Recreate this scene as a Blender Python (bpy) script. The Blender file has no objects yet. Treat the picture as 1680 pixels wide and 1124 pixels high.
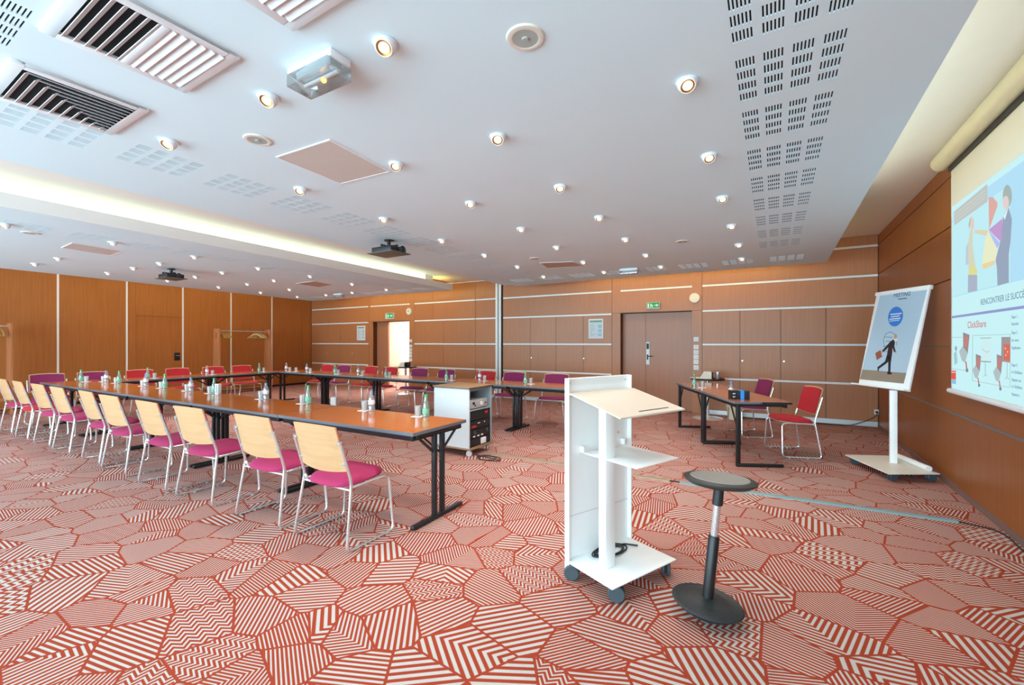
import bpy, bmesh, math, random
from mathutils import Matrix, Vector
random.seed(7)
SC = bpy.context.scene
COL = SC.collection

# ------------------------------------------------------------------ camera
FPX, IW, IH, CAMH = 715.0, 1680.0, 1124.0, 1.41
YAW = math.atan2(430.0, 715.0)
cd = bpy.data.cameras.new('camera'); cam = bpy.data.objects.new('camera', cd); COL.objects.link(cam)
cam.location = (0, 0, CAMH); cam.rotation_euler = (math.pi/2, 0, YAW)
cd.sensor_fit = 'HORIZONTAL'; cd.sensor_width = 36.0; cd.lens = 36.0*FPX/IW
cd.clip_start = 0.05; cd.clip_end = 100
SC.camera = cam

# ------------------------------------------------------------------ sky, view, window portals
W = bpy.data.worlds.new('world'); SC.world = W; W.use_nodes = True
bg = W.node_tree.nodes['Background']
bg.inputs[0].default_value = (0.60, 0.87, 1.0, 1); bg.inputs[1].default_value = 12.0
SC.view_settings.view_transform = 'Standard'; SC.view_settings.look = 'None'
SC.view_settings.exposure = 0.10; SC.view_settings.gamma = 1.0
SC.view_settings.use_curve_mapping = False
SC.cycles.diffuse_bounces = 6; SC.cycles.max_bounces = 12; SC.cycles.transparent_max_bounces = 16
SC.cycles.sample_clamp_indirect = 6.0

XR, XL, YB, YF, ZT = 1.48, -13.67, 9.30, -3.4, 3.2     # room: right, left, back, front walls, top
WINS = [(-13.2, -10.4), (-10.1, -7.3), (-7.0, -4.2), (-3.9, -1.1), (-0.9, 1.35)]
WZ0, WZ1 = 0.04, 2.66
for i, (a, b) in enumerate(WINS):
    l = bpy.data.lights.new('daylight_portal', 'AREA'); l.shape = 'RECTANGLE'; l.size = b-a; l.size_y = WZ1-WZ0
    l.cycles.is_portal = True
    o = bpy.data.objects.new('daylight_portal', l); COL.objects.link(o)
    o.location = ((a+b)/2, YF-0.12, (WZ0+WZ1)/2); o.rotation_euler = (math.pi/2, 0, 0)   # faces +Y

# ------------------------------------------------------------------ helpers
def s2l(c): return tuple(((v/255.0)/12.92 if v <= 10 else ((v/255.0+0.055)/1.055)**2.4) for v in c)
ORD = ['first', 'second', 'third', 'fourth', 'fifth', 'sixth', 'seventh', 'eighth', 'ninth', 'tenth', 'eleventh', 'twelfth']
FW = Vector((-math.sin(YAW), math.cos(YAW), 0)); RT = Vector((math.cos(YAW), math.sin(YAW), 0))
def ray(u, v): return FW + RT*((u-IW/2)/FPX) + Vector((0, 0, (IH/2-v)/FPX))
def atz(u, v, z): r = ray(u, v); t = (z-CAMH)/r.z; return Vector((r.x*t, r.y*t, z))
def atx(u, v, x): r = ray(u, v); t = x/r.x; return Vector((x, r.y*t, CAMH+r.z*t))
def aty(u, v, y): r = ray(u, v); t = y/r.y; return Vector((r.x*t, y, CAMH+r.z*t))
def atplane(u, v, p, n): r = ray(u, v); o = Vector((0, 0, CAMH)); t = (p-o).dot(n)/r.dot(n); return o + r*t

MATS = {}
def mat(name, rgb, rough=0.5, metal=0.0, var=0.05, scale=6.0, bump=0.0, spec=0.5, emit=None, estr=1.0, coat=0.0, bscale=None):
    if name in MATS: return MATS[name]
    m = bpy.data.materials.new(name); m.use_nodes = True; nt = m.node_tree; N = nt.nodes; L = nt.links
    p = N['Principled BSDF']; c = s2l(rgb)
    p.inputs['Roughness'].default_value = rough; p.inputs['Metallic'].default_value = metal
    p.inputs['Specular IOR Level'].default_value = spec; p.inputs['Coat Weight'].default_value = coat
    tc = N.new('ShaderNodeTexCoord'); nz = N.new('ShaderNodeTexNoise'); nz.inputs['Scale'].default_value = scale
    nz.inputs['Detail'].default_value = 3
    L.new(tc.outputs['Object'], nz.inputs['Vector'])
    mx = N.new('ShaderNodeMix'); mx.data_type = 'RGBA'
    mx.inputs[6].default_value = (*[v*(1-var) for v in c], 1); mx.inputs[7].default_value = (*[min(1, v*(1+var)) for v in c], 1)
    L.new(nz.outputs['Fac'], mx.inputs[0]); L.new(mx.outputs[2], p.inputs['Base Color'])
    if bump:
        nb = N.new('ShaderNodeTexNoise'); nb.inputs['Scale'].default_value = bscale or 300
        L.new(tc.outputs['Object'], nb.inputs['Vector'])
        b = N.new('ShaderNodeBump'); b.inputs['Strength'].default_value = bump; b.inputs['Distance'].default_value = 0.002
        L.new(nb.outputs['Fac'], b.inputs['Height']); L.new(b.outputs['Normal'], p.inputs['Normal'])
    if emit is not None:
        p.inputs['Emission Color'].default_value = (*s2l(emit), 1); p.inputs['Emission Strength'].default_value = estr
    MATS[name] = m; return m

def wood(name, c1, c2, axis='z', rough=0.4, spec=0.5, fine=60.0, coat=0.0):
    if name in MATS: return MATS[name]
    m = bpy.data.materials.new(name); m.use_nodes = True; nt = m.node_tree; N = nt.nodes; L = nt.links
    p = N['Principled BSDF']; p.inputs['Roughness'].default_value = rough; p.inputs['Specular IOR Level'].default_value = spec
    p.inputs['Coat Weight'].default_value = coat; p.inputs['Coat Roughness'].default_value = 0.08
    g = N.new('ShaderNodeNewGeometry') if axis != 'o' else N.new('ShaderNodeTexCoord')
    mp = N.new('ShaderNodeMapping'); k = 0.035
    sc = {'z': (1, 1, k), 'x': (k, 1, 1), 'y': (1, k, 1), 'o': (k, 1, 1)}[axis]
    mp.inputs['Scale'].default_value = tuple(v*fine for v in sc)
    L.new(g.outputs['Position' if axis != 'o' else 'Object'], mp.inputs['Vector'])
    nz = N.new('ShaderNodeTexNoise'); nz.inputs['Scale'].default_value = 1.0; nz.inputs['Detail'].default_value = 4; nz.inputs['Distortion'].default_value = 0.3
    L.new(mp.outputs['Vector'], nz.inputs['Vector'])
    n2 = N.new('ShaderNodeTexNoise'); n2.inputs['Scale'].default_value = 0.9
    L.new(g.outputs['Position' if axis != 'o' else 'Object'], n2.inputs['Vector'])
    oi = N.new('ShaderNodeObjectInfo')
    a1 = N.new('ShaderNodeMath'); a1.operation = 'MULTIPLY_ADD'; a1.inputs[1].default_value = 0.65
    L.new(nz.outputs['Fac'], a1.inputs[0])
    a2 = N.new('ShaderNodeMath'); a2.operation = 'MULTIPLY'; a2.inputs[1].default_value = 0.25
    L.new(n2.outputs['Fac'], a2.inputs[0])
    a3 = N.new('ShaderNodeMath'); a3.operation = 'MULTIPLY_ADD'; a3.inputs[1].default_value = 0.12
    L.new(oi.outputs['Random'], a3.inputs[0]); L.new(a2.outputs[0], a3.inputs[2]); L.new(a3.outputs[0], a1.inputs[2])
    rp = N.new('ShaderNodeValToRGB'); rp.color_ramp.elements[0].position = 0.25; rp.color_ramp.elements[1].position = 0.8
    rp.color_ramp.elements[0].color = (*s2l(c1), 1); rp.color_ramp.elements[1].color = (*s2l(c2), 1)
    L.new(a1.outputs[0], rp.inputs['Fac']); L.new(rp.outputs['Color'], p.inputs['Base Color'])
    MATS[name] = m; return m

def emis(name, rgb, strength=1.0):
    if name in MATS: return MATS[name]
    m = bpy.data.materials.new(name); m.use_nodes = True; N = m.node_tree.nodes; L = m.node_tree.links
    p = N['Principled BSDF']; p.inputs['Base Color'].default_value = (0.02, 0.02, 0.02, 1); p.inputs['Roughness'].default_value = 0.9
    p.inputs['Specular IOR Level'].default_value = 0.0
    p.inputs['Emission Color'].default_value = (*s2l(rgb), 1); p.inputs['Emission Strength'].default_value = strength
    MATS[name] = m; return m

def clear(name, tint, gloss=0.12, body=0.10, rough=0.04):
    if name in MATS: return MATS[name]
    m = bpy.data.materials.new(name); m.use_nodes = True; nt = m.node_tree; N = nt.nodes; L = nt.links
    out = N['Material Output']; N.remove(N['Principled BSDF'])
    t = N.new('ShaderNodeBsdfTransparent'); t.inputs[0].default_value = (*s2l(tint), 1)
    g = N.new('ShaderNodeBsdfGlossy'); g.inputs['Roughness'].default_value = rough
    d0 = N.new('ShaderNodeBsdfDiffuse'); d0.inputs[0].default_value = (*s2l(tint), 1)
    d1 = N.new('ShaderNodeBsdfTranslucent'); d1.inputs[0].default_value = (*s2l(tint), 1)
    d = N.new('ShaderNodeMixShader'); d.inputs[0].default_value = 0.5; L.new(d0.outputs[0], d.inputs[1]); L.new(d1.outputs[0], d.inputs[2])
    lw = N.new('ShaderNodeLayerWeight'); lw.inputs['Blend'].default_value = 0.35
    a = N.new('ShaderNodeMath'); a.operation = 'MULTIPLY_ADD'; a.inputs[1].default_value = 0.75; a.inputs[2].default_value = gloss; a.use_clamp = True
    L.new(lw.outputs['Fresnel'], a.inputs[0])
    m1 = N.new('ShaderNodeMixShader'); m1.inputs[0].default_value = body; L.new(t.outputs[0], m1.inputs[1]); L.new(d.outputs[0], m1.inputs[2])
    m2 = N.new('ShaderNodeMixShader'); L.new(a.outputs[0], m2.inputs[0]); L.new(m1.outputs[0], m2.inputs[1]); L.new(g.outputs[0], m2.inputs[2])
    L.new(m2.outputs[0], out.inputs['Surface'])
    MATS[name] = m; return m

def tag(o, label=None, cat=None, group=None, kind=None):
    if label: o['label'] = label
    if cat: o['category'] = cat
    if group: o['group'] = group
    if kind: o['kind'] = kind
    return o
def empty(name, loc=(0, 0, 0), rz=0.0, label=None, cat=None, group=None):
    o = bpy.data.objects.new(name, None); COL.objects.link(o); o.empty_display_size = 0.1
    o.location = loc; o.rotation_euler = (0, 0, rz)
    return tag(o, label, cat, group)
def dup(root, parent=None):
    c = root.copy(); COL.objects.link(c); c.parent = parent
    for ch in list(root.children): dup(ch, c)
    return c

class MB:
    def __init__(s): s.v = []; s.f = []; s.m = []
    def add(s, vs, fs, mi=0, M=None):
        b = len(s.v)
        s.v += [tuple(M @ Vector(p)) if M is not None else tuple(p) for p in vs]
        for f in fs: s.f.append(tuple(b+i for i in f)); s.m.append(mi)
        return s
    def box(s, x0, x1, y0, y1, z0, z1, mi=0, M=None):
        x0, x1 = sorted((x0, x1)); y0, y1 = sorted((y0, y1)); z0, z1 = sorted((z0, z1))
        vs = [(x0, y0, z0), (x1, y0, z0), (x1, y1, z0), (x0, y1, z0), (x0, y0, z1), (x1, y0, z1), (x1, y1, z1), (x0, y1, z1)]
        return s.add(vs, [(3, 2, 1, 0), (4, 5, 6, 7), (0, 1, 5, 4), (1, 2, 6, 5), (2, 3, 7, 6), (3, 0, 4, 7)], mi, M)
    def prism(s, poly, z0, z1, mi=0, M=None):
        n = len(poly)
        area = sum(poly[i][0]*poly[(i+1) % n][1]-poly[(i+1) % n][0]*poly[i][1] for i in range(n))
        if area < 0: poly = poly[::-1]
        vs = [(x, y, z0) for x, y in poly]+[(x, y, z1) for x, y in poly]
        fs = [tuple(range(n-1, -1, -1)), tuple(range(n, 2*n))]+[(i, (i+1) % n, n+(i+1) % n, n+i) for i in range(n)]
        return s.add(vs, fs, mi, M)
    def tube(s, pts, r, n=8, mi=0, M=None, closed=False):
        P = [Vector(p) for p in pts]; k = len(P); vs = []; fs = []
        rr = r if isinstance(r, (list, tuple)) else [r]*k
        up = None
        for i in range(k):
            if closed: t = P[(i+1) % k]-P[i-1]
            else: t = P[min(i+1, k-1)]-P[max(i-1, 0)]
            t.normalize()
            if up is None:
                up = Vector((0, 0, 1)) if abs(t.z) < 0.9 else Vector((1, 0, 0))
            a = t.cross(up)
            if a.length < 1e-4: a = t.cross(Vector((0.3, 1, 0.2)))
            a.normalize(); b = a.cross(t).normalized(); up = b
            for j in range(n):
                q = 2*math.pi*j/n; vs.append(P[i]+a*math.cos(q)*rr[i]+b*math.sin(q)*rr[i])
        for i in range(k if closed else k-1):
            for j in range(n):
                a0 = i*n+j; a1 = i*n+(j+1) % n; b0 = ((i+1) % k)*n+j; b1 = ((i+1) % k)*n+(j+1) % n
                fs.append((a0, a1, b1, b0))
        if not closed:
            fs.append(tuple(range(n-1, -1, -1))); fs.append(tuple(range((k-1)*n, k*n)))
        return s.add(vs, fs, mi, M)
    def lathe(s, prof, n=16, mi=0, M=None):
        vs = []; fs = []; idx = []
        for r, z in prof:
            if r < 1e-6: idx.append([len(vs)]); vs.append((0, 0, z))
            else:
                idx.append([len(vs)+j for j in range(n)])
                vs += [(r*math.cos(2*math.pi*j/n), r*math.sin(2*math.pi*j/n), z) for j in range(n)]
        for a, b in zip(idx, idx[1:]):
            for j in range(n):
                j2 = (j+1) % n
                if len(a) == 1 and len(b) == 1: continue
                if len(a) == 1: fs.append((a[0], b[j2], b[j]))
                elif len(b) == 1: fs.append((a[j], a[j2], b[0]))
                else: fs.append((a[j], a[j2], b[j2], b[j]))
        return s.add(vs, fs, mi, M)
    def build(s, name, mats, parent=None, bevel=0.0, sharp=35, seg=2):
        me = bpy.data.meshes.new(name); me.from_pydata(s.v, [], s.f)
        if not isinstance(mats, (list, tuple)): mats = [mats]
        for m in mats: me.materials.append(m)
        me.polygons.foreach_set('material_index', s.m)
        bm = bmesh.new(); bm.from_mesh(me)
        bmesh.ops.remove_doubles(bm, verts=bm.verts, dist=1e-5)
        bmesh.ops.recalc_face_normals(bm, faces=bm.faces)
        if bevel:
            es = [e for e in bm.edges if len(e.link_faces) == 2 and e.calc_face_angle(0) > 0.6]
            bmesh.ops.bevel(bm, geom=es, offset=bevel, segments=seg, affect='EDGES', profile=0.5, clamp_overlap=True)
        for f in bm.faces: f.smooth = True
        bm.to_mesh(me); bm.free()
        me.set_sharp_from_angle(angle=math.radians(sharp))
        o = bpy.data.objects.new(name, me); COL.objects.link(o)
        if parent is not None: o.parent = parent
        return o
def T(x=0, y=0, z=0): return Matrix.Translation((x, y, z))
def R(deg, ax): return Matrix.Rotation(math.radians(deg), 4, ax)
def ball(mb, c, r, n=12, mi=0, zs=1.0, rings=6):
    prof = [(r*math.cos(a), r*zs*math.sin(a)) for a in [(-math.pi/2)+math.pi*i/rings for i in range(rings+1)]]
    prof[0] = (0, -r*zs); prof[-1] = (0, r*zs)
    return mb.lathe(prof, n, mi, T(*c))
def arc(c, r, a0, a1, n): return [(c[0]+r*math.cos(a0+(a1-a0)*i/n), c[1]+r*math.sin(a0+(a1-a0)*i/n)) for i in range(n+1)]
def roundpath(pts, r, n=4):
    P = [Vector(p) for p in pts]; out = [P[0]]
    for i in range(1, len(P)-1):
        a = (P[i-1]-P[i]); b = (P[i+1]-P[i]); rr = min(r, a.length*0.45, b.length*0.45)
        s0 = P[i]+a.normalized()*rr; s1 = P[i]+b.normalized()*rr
        for k in range(n+1):
            t = k/n; out.append(s0*(1-t)**2+P[i]*2*t*(1-t)+s1*t*t)
    out.append(P[-1]); return out
def text(s, size, m, name, parent, M, extrude=0.0005, align='LEFT', sx=1.0):
    cu = bpy.data.curves.new(name, 'FONT'); cu.body = s; cu.size = size; cu.extrude = extrude; cu.align_x = align
    o = bpy.data.objects.new(name, cu); COL.objects.link(o)
    bpy.context.view_layer.update()
    me = bpy.data.meshes.new_from_object(o.evaluated_get(bpy.context.evaluated_depsgraph_get()))
    bpy.data.objects.remove(o); bpy.data.curves.remove(cu)
    me.name = name; me.transform(M @ Matrix.Diagonal((sx, 1, 1, 1))); me.materials.clear(); me.materials.append(m)
    r = bpy.data.objects.new(name, me); COL.objects.link(r); r.parent = parent
    return r
def frame(right, up, origin):
    r = Vector(right).normalized(); u = Vector(up).normalized(); n = r.cross(u)
    return Matrix(((r.x, u.x, n.x, origin[0]), (r.y, u.y, n.y, origin[1]), (r.z, u.z, n.z, origin[2]), (0, 0, 0, 1)))

# ------------------------------------------------------------------ materials
WHITE = mat('white_paint', (236, 238, 240), 0.55, var=0.02)
CEIL = mat('ceiling_daylight_tint', (220, 242, 249), 0.75, var=0.015, scale=2)  # cool daylight cast is put into the ceiling colour
CREAM = mat('cove_paint', (240, 240, 236), 0.7, var=0.02)
STRIPW = mat('white_strip', (240, 238, 234), 0.4, var=0.02)
ALU = mat('aluminium', (205, 210, 214), 0.35, 0.6, var=0.04)
CHROME = mat('chrome', (222, 222, 222), 0.24, 0.75, var=0.02)
BLACK = mat('black_metal', (26, 27, 29), 0.42, 0.0, var=0.15)
BLKPL = mat('black_plastic', (30, 32, 35), 0.5, var=0.15)
DGREY = mat('dark_grey_plastic', (62, 74, 80), 0.5, var=0.1)
GAP = mat('shadow_gap', (40, 24, 15), 0.8, var=0.1)
WB = wood('wall_wood_back', (166, 106, 66), (184, 124, 82), 'z', 0.36, 0.46, 40)
WR = wood('wall_wood_right', (134, 76, 36), (164, 98, 50), 'z', 0.40, 0.4, 40)
WL = wood('wall_wood_left', (158, 92, 42), (186, 116, 58), 'z', 0.42, 0.4, 40)
DOORW = wood('door_wood', (160, 106, 76), (174, 120, 90), 'z', 0.34, 0.46, 40)
RACKW = wood('rack_wood', (170, 105, 65), (196, 128, 84), 'z', 0.45, 0.4, 40)
TABW = wood('table_wood', (162, 84, 38), (182, 102, 50), 'o', 0.13, 0.5, 30, coat=0.05)
BEECH = wood('beech_ply', (192, 146, 102), (210, 168, 126), 'o', 0.42, 0.4, 30)
BEECHE = wood('beech_edge', (214, 176, 126), (228, 196, 150), 'o', 0.5, 0.3, 60)
EDGEG = mat('grey_edging', (112, 120, 128), 0.4, var=0.05)
PURPLE = mat('purple_fabric', (158, 34, 84), 0.85, var=0.08, bump=0.15, scale=40)
PURPD = mat('plum_fabric', (122, 26, 78), 0.85, var=0.08, bump=0.15, scale=40)
RED = mat('red_fabric', (172, 24, 38), 0.85, var=0.08, bump=0.15, scale=40)
GREENC = mat('green_cap', (52, 178, 98), 0.4)
BLUEC = mat('blue_cap', (92, 142, 215), 0.4)
PINKC = mat('pink_cap', (226, 150, 140), 0.4)
GLASSG = clear('green_bottle_plastic', (222, 248, 232), 0.10, 0.24)
GLASSC = clear('clear_bottle_plastic', (246, 249, 252), 0.12, 0.24)
TUMBLER = clear('tumbler_glass', (253, 254, 254), 0.10, 0.34)
LABELG = mat('green_label', (120, 188, 158), 0.5)
LABELW = mat('white_label', (232, 226, 232), 0.5, var=0.08, scale=120)
PAPER = mat('paper', (240, 240, 238), 0.7, var=0.02)
LAMP = emis('lamp_glow', (255, 226, 170), 6.0)
GOLD = mat('gold_reflector', (168, 122, 62), 0.3, 0.7)
COVE = emis('light_panel_glow', (255, 250, 214), 1.9)
COVER = emis('cove_tube_dim', (255, 246, 214), 13.0)
COVEB = emis('cove_tube_gold', (255, 214, 120), 20.0)

def carpet():
    m = bpy.data.materials.new('carpet'); m.use_nodes = True; nt = m.node_tree; N = nt.nodes; L = nt.links
    p = N['Principled BSDF']; p.inputs['Roughness'].default_value = 0.95; p.inputs['Specular IOR Level'].default_value = 0.1
    def M(op, a, b=None, c=None, cl=False):
        n = N.new('ShaderNodeMath'); n.operation = op; n.use_clamp = cl
        for i, x in enumerate((a, b, c)):
            if x is None: continue
            if isinstance(x, (int, float)): n.inputs[i].default_value = x
            else: L.new(x, n.inputs[i])
        return n.outputs[0]
    tc = N.new('ShaderNodeTexCoord'); P = tc.outputs['Object']
    mp = N.new('ShaderNodeMapping'); mp.inputs['Scale'].default_value = (1.0, 1.12, 1); mp.inputs['Rotation'].default_value = (0, 0, 0.4)
    L.new(P, mp.inputs['Vector']); P = mp.outputs['Vector']
    def vor(feat):
        v = N.new('ShaderNodeTexVoronoi'); v.voronoi_dimensions = '2D'; v.feature = feat
        v.inputs['Scale'].default_value = 3.5; v.inputs['Randomness'].default_value = 1.0
        L.new(P, v.inputs['Vector']); return v
    v1 = vor('F1'); v2 = vor('DISTANCE_TO_EDGE')
    sp = N.new('ShaderNodeSeparateColor'); L.new(v1.outputs['Color'], sp.inputs[0])
    r, g, b = sp.outputs
    d = N.new('ShaderNodeVectorMath'); d.operation = 'SUBTRACT'; L.new(P, d.inputs[0]); L.new(v1.outputs['Position'], d.inputs[1])
    sx = N.new('ShaderNodeSeparateXYZ'); L.new(d.outputs[0], sx.inputs[0]); x, y = sx.outputs[0], sx.outputs[1]
    ang = M('MULTIPLY', r, math.pi*2); c, s = M('COSINE', ang), M('SINE', ang)
    n = M('ADD', M('MULTIPLY', x, c), M('MULTIPLY', y, s)); t = M('SUBTRACT', M('MULTIPLY', y, c), M('MULTIPLY', x, s))
    chev = M('MULTIPLY', M('ABSOLUTE', t), 0.9)
    zig = M('MULTIPLY', M('PINGPONG', t, 0.035), 1.1)
    isch = M('MULTIPLY', M('GREATER_THAN', b, 0.56), M('LESS_THAN', b, 0.86)); iszg = M('GREATER_THAN', b, 0.86)
    ph = M('ADD', n, M('ADD', M('MULTIPLY', chev, isch), M('MULTIPLY', zig, iszg)))
    fr = M('ADD', 25.0, M('MULTIPLY', M('FLOOR', M('MULTIPLY', g, 4.0)), 9.0))
    fr = M('MULTIPLY', fr, M('SUBTRACT', 1.0, M('MULTIPLY', M('ADD', isch, iszg), 0.22)))
    sn = M('SINE', M('MULTIPLY', M('MULTIPLY', ph, fr), 2*math.pi))
    st = M('ADD', M('MULTIPLY', sn, 2.2), M('MULTIPLY_ADD', g, -1.1, 0.62), None, True)
    ed = M('MULTIPLY', M('SUBTRACT', v2.outputs['Distance'], 0.020), 120.0, None, True)
    wn = N.new('ShaderNodeTexNoise'); wn.inputs['Scale'].default_value = 0.45; L.new(tc.outputs['Object'], wn.inputs['Vector'])
    fz = N.new('ShaderNodeTexNoise'); fz.inputs['Scale'].default_value = 90; fz.inputs['Detail'].default_value = 2; L.new(tc.outputs['Object'], fz.inputs['Vector'])
    st = M('MULTIPLY', st, ed)
    st = M('MULTIPLY', st, M('MULTIPLY_ADD', fz.outputs['Fac'], 0.3, 0.84, True))
    mx = N.new('ShaderNodeMix'); mx.data_type = 'RGBA'
    mx.inputs[6].default_value = (*s2l((154, 61, 40)), 1); mx.inputs[7].default_value = (*s2l((186, 180, 174)), 1)
    L.new(st, mx.inputs[0]); L.new(mx.outputs[2], p.inputs['Base Color'])
    bp = N.new('ShaderNodeBump'); bp.inputs['Strength'].default_value = 0.35; bp.inputs['Distance'].default_value = 0.004
    hz = N.new('ShaderNodeTexNoise'); hz.inputs['Scale'].default_value = 260; L.new(tc.outputs['Object'], hz.inputs['Vector'])
    L.new(hz.outputs['Fac'], bp.inputs['Height']); L.new(bp.outputs['Normal'], p.inputs['Normal'])
    return m
CARPET = carpet()

# ------------------------------------------------------------------ the setting
def struct(o): o['kind'] = 'structure'; return o
JAMB = wood('jamb_wood', (84, 48, 28), (104, 62, 38), 'z', 0.5, 0.3, 40)
struct(MB().box(XL-0.3, XR+0.3, YF-0.2, YB+2.4, -0.1, 0).build('floor', CARPET))
D1 = (-2.85, -1.41); D2 = (-10.59, -9.08); DZ = 2.035
wb = MB()
def wallY(mb, y0, y1, x0, x1, z0, z1, holes):
    xs = sorted(holes); cur = x0
    for a, b, h0, h1 in xs:
        mb.box(cur, a, y0, y1, z0, z1)
        if h0 > z0: mb.box(a, b, y0, y1, z0, h0)
        if h1 < z1: mb.box(a, b, y0, y1, h1, z1)
        cur = b
    mb.box(cur, x1, y0, y1, z0, z1)
wallY(wb, YB+0.016, YB+0.26, XL-0.3, XR+0.3, 0, ZT, [(D2[0], D2[1], 0, DZ), (D1[0], D1[1], 0, DZ)])
wall_back = struct(wb.build('wall_back', JAMB))
ZS = [0.71, 1.37, 2.03, 2.525, 3.02]; SH = 0.020
def wpan(x0, x1, z0, z1, parent=wall_back, m=WB):
    MB().box(x0+0.004, x1-0.004, YB, YB+0.018, z0+0.003, z1-0.003).build('panel', m, parent)
lower = [[-13.66, -12.14, -10.78], [-8.87, -7.79, -6.71, -6.07], [-5.86, -5.075, -4.39, -3.706, -3.04], [-1.216, -0.554, 0.104, 0.771, 1.475]]
zrow = [(0.0, ZS[0]-SH), (ZS[0]+SH, ZS[1]-SH), (ZS[1]+SH, ZS[2]-SH)]
for sec in lower:
    for a, b in zip(sec, sec[1:]):
        for z0, z1 in zrow: wpan(a, b, z0, z1)
for a, b in [(-10.78, -10.59), (-9.08, -8.87), (-3.04, -2.85), (-1.41, -1.216)]: wpan(a, b, 0, ZS[2]+SH)
upper = [-13.66, -10.78, -8.87, -8.16, -6.71, -6.07, None, -5.86, -3.04, -1.216, 1.475]
for a, b in zip(upper, upper[1:]):
    if a is None or b is None: continue
    for z0, z1 in [(ZS[2]+SH, ZS[3]-SH), (ZS[3]+SH, ZS[4]-SH), (ZS[4]+SH, ZT)]: wpan(a, b, z0, z1)
def strip(x0, x1, z): MB().box(x0, x1, YB-0.006, YB+0.018, z-SH+0.002, z+SH-0.002).build('trim_strip', STRIPW, wall_back)
for z in ZS[:3]:
    for a, b in [(-13.62, -10.80), (-8.86, -6.72), (-6.70, -6.08), (-5.85, -3.05), (-1.21, 1.47)]: strip(a, b, z)
for z in ZS[3:]:
    for a, b in [(-13.62, -10.80), (-10.70, -9.05), (-8.86, -6.72), (-6.70, -6.08), (-5.85, -3.05), (-2.85, -1.40), (-1.21, 1.47)]: strip(a, b, z)
for z in ZS[3:]:
    for a, b in [(-10.80, -10.70), (-9.05, -8.86), (-3.05, -2.85), (-1.40, -1.21)]: MB().box(a, b, YB, YB+0.018, z-SH-0.004, z+SH+0.004).build('panel', WB, wall_back)
for sec, x0, x1 in [(1, -8.86, -6.1), (2, -5.82, -3.05), (3, -1.21, 1.47)]:
    struct(MB().box(x0, x1, YB-0.012, YB, 0.012, 0.085).box(x0, x1, YB-0.016, YB, 0.085, 0.092).build('baseboard_back', ALU))
# round cupboard locks
for u, v in [(872, 587), (958, 588), (1218, 592), (1286, 593), (740, 583), (536, 580), (578, 580)]:
    p = aty(u, v, YB)
    MB().lathe([(0, 0.012), (0.014, 0.012), (0.018, 0.006), (0.018, 0.0)], 12, 0, T(p.x, YB, p.z) @ R(90, 'X')).build('cupboard_lock', CHROME, wall_back)
# right wall: long horizontal wood boards with dark joints, one metal strip
wall_right = struct(MB().box(XR+0.016, XR+0.3, YF, YB+0.26, 0, ZT).build('wall_right', JAMB))
zr = [0.0, 0.73, 1.37, 2.03, 2.545, 3.03, ZT]
for z0, z1 in zip(zr, zr[1:]):
    for y0, y1 in [(YF, 2.3), (2.3, YB)]:
        MB().box(XR, XR+0.018, y0+0.003, y1-0.003, z0+0.006, z1-0.006).build('panel', WR, wall_right)
MB().box(XR-0.004, XR+0.014, YF, YB-0.01, 0.718, 0.742).build('trim_strip', mat('brushed_steel', (140, 140, 138), 0.4, 0.6), wall_right)
MB().box(XR-0.001, XR+0.014, YF, YB-0.01, 1.362, 1.378).build('trim_strip', mat('bronze_strip', (120, 92, 66), 0.4, 0.4), wall_right)
struct(MB().box(XR-0.012, XR, YF, YB-0.01, 0, 0.055).build('baseboard_right', mat('grey_skirting', (122, 92, 84), 0.7)))
# left wall: tall wood panels with white upright strips, flush door
wall_left = struct(MB().box(XL-0.3, XL-0.016, YF, YB+0.26, 0, ZT).build('wall_left', JAMB))
ys = [YF, -2.92, -1.71, -0.5, 0.70, 1.90, 3.106, 4.311, 5.50, 6.716, 7.931, 8.974, YB]
for i, (y0, y1) in enumerate(zip(ys, ys[1:])):
    if abs(y0-4.311) < 1e-6:
        MB().box(XL-0.018, XL, y0+0.004, 4.487, 0, ZT).build('panel', WL, wall_left)
        MB().box(XL-0.018, XL, 4.491, y1-0.004, 2.086, ZT).build('panel', WL, wall_left)
        d = struct(MB().box(XL-0.018, XL-0.001, 4.491, y1-0.004, 0.005, 2.078).build('door_3', WL))
        MB().box(XL, XL+0.012, 5.30, 5.43, 0.93, 1.14).build('lock_plate', BLACK, d, 0.004)
        MB().tube([(XL+0.012, 5.33, 1.06), (XL+0.05, 5.33, 1.06), (XL+0.05, 5.42, 1.06)], 0.008).build('door_handle', CHROME, d)
    else:
        MB().box(XL-0.018, XL, y0+0.004, y1-0.004, 0, ZT).build('panel', WL, wall_left)
    if 0 < i < 11: MB().box(XL-0.01, XL+0.006, y0-0.018, y0+0.018, 0, ZT).build('trim_strip', STRIPW, wall_left)
struct(MB().box(XL, XL+0.012, YF, YB, 0, 0.06).build('baseboard_left', GAP))
# window wall behind the viewer
wf = MB(); wallY(wf, YF-0.2, YF, XL-0.3, XR+0.3, 0, ZT, [(a, b, WZ0, WZ1) for a, b in WINS])
struct(wf.build('wall_front', mat('wall_front_paint', (226, 222, 214), 0.7)))
for i, (a, b) in enumerate(WINS):
    f = MB()
    for x in (a, (a+b)/2-0.03, b-0.06): f.box(x, x+0.06, YF-0.12, YF-0.04, WZ0, WZ1)
    for z in (WZ0, WZ1-0.06): f.box(a, b, YF-0.12, YF-0.04, z, z+0.06)
    struct(f.build('window_%d' % (i+1), ALU))
# upper ceiling
struct(MB().box(XL-0.3, XR+0.3, YF-0.2, YB+0.26, ZT, ZT+0.1).build('ceiling', CREAM))
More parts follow.
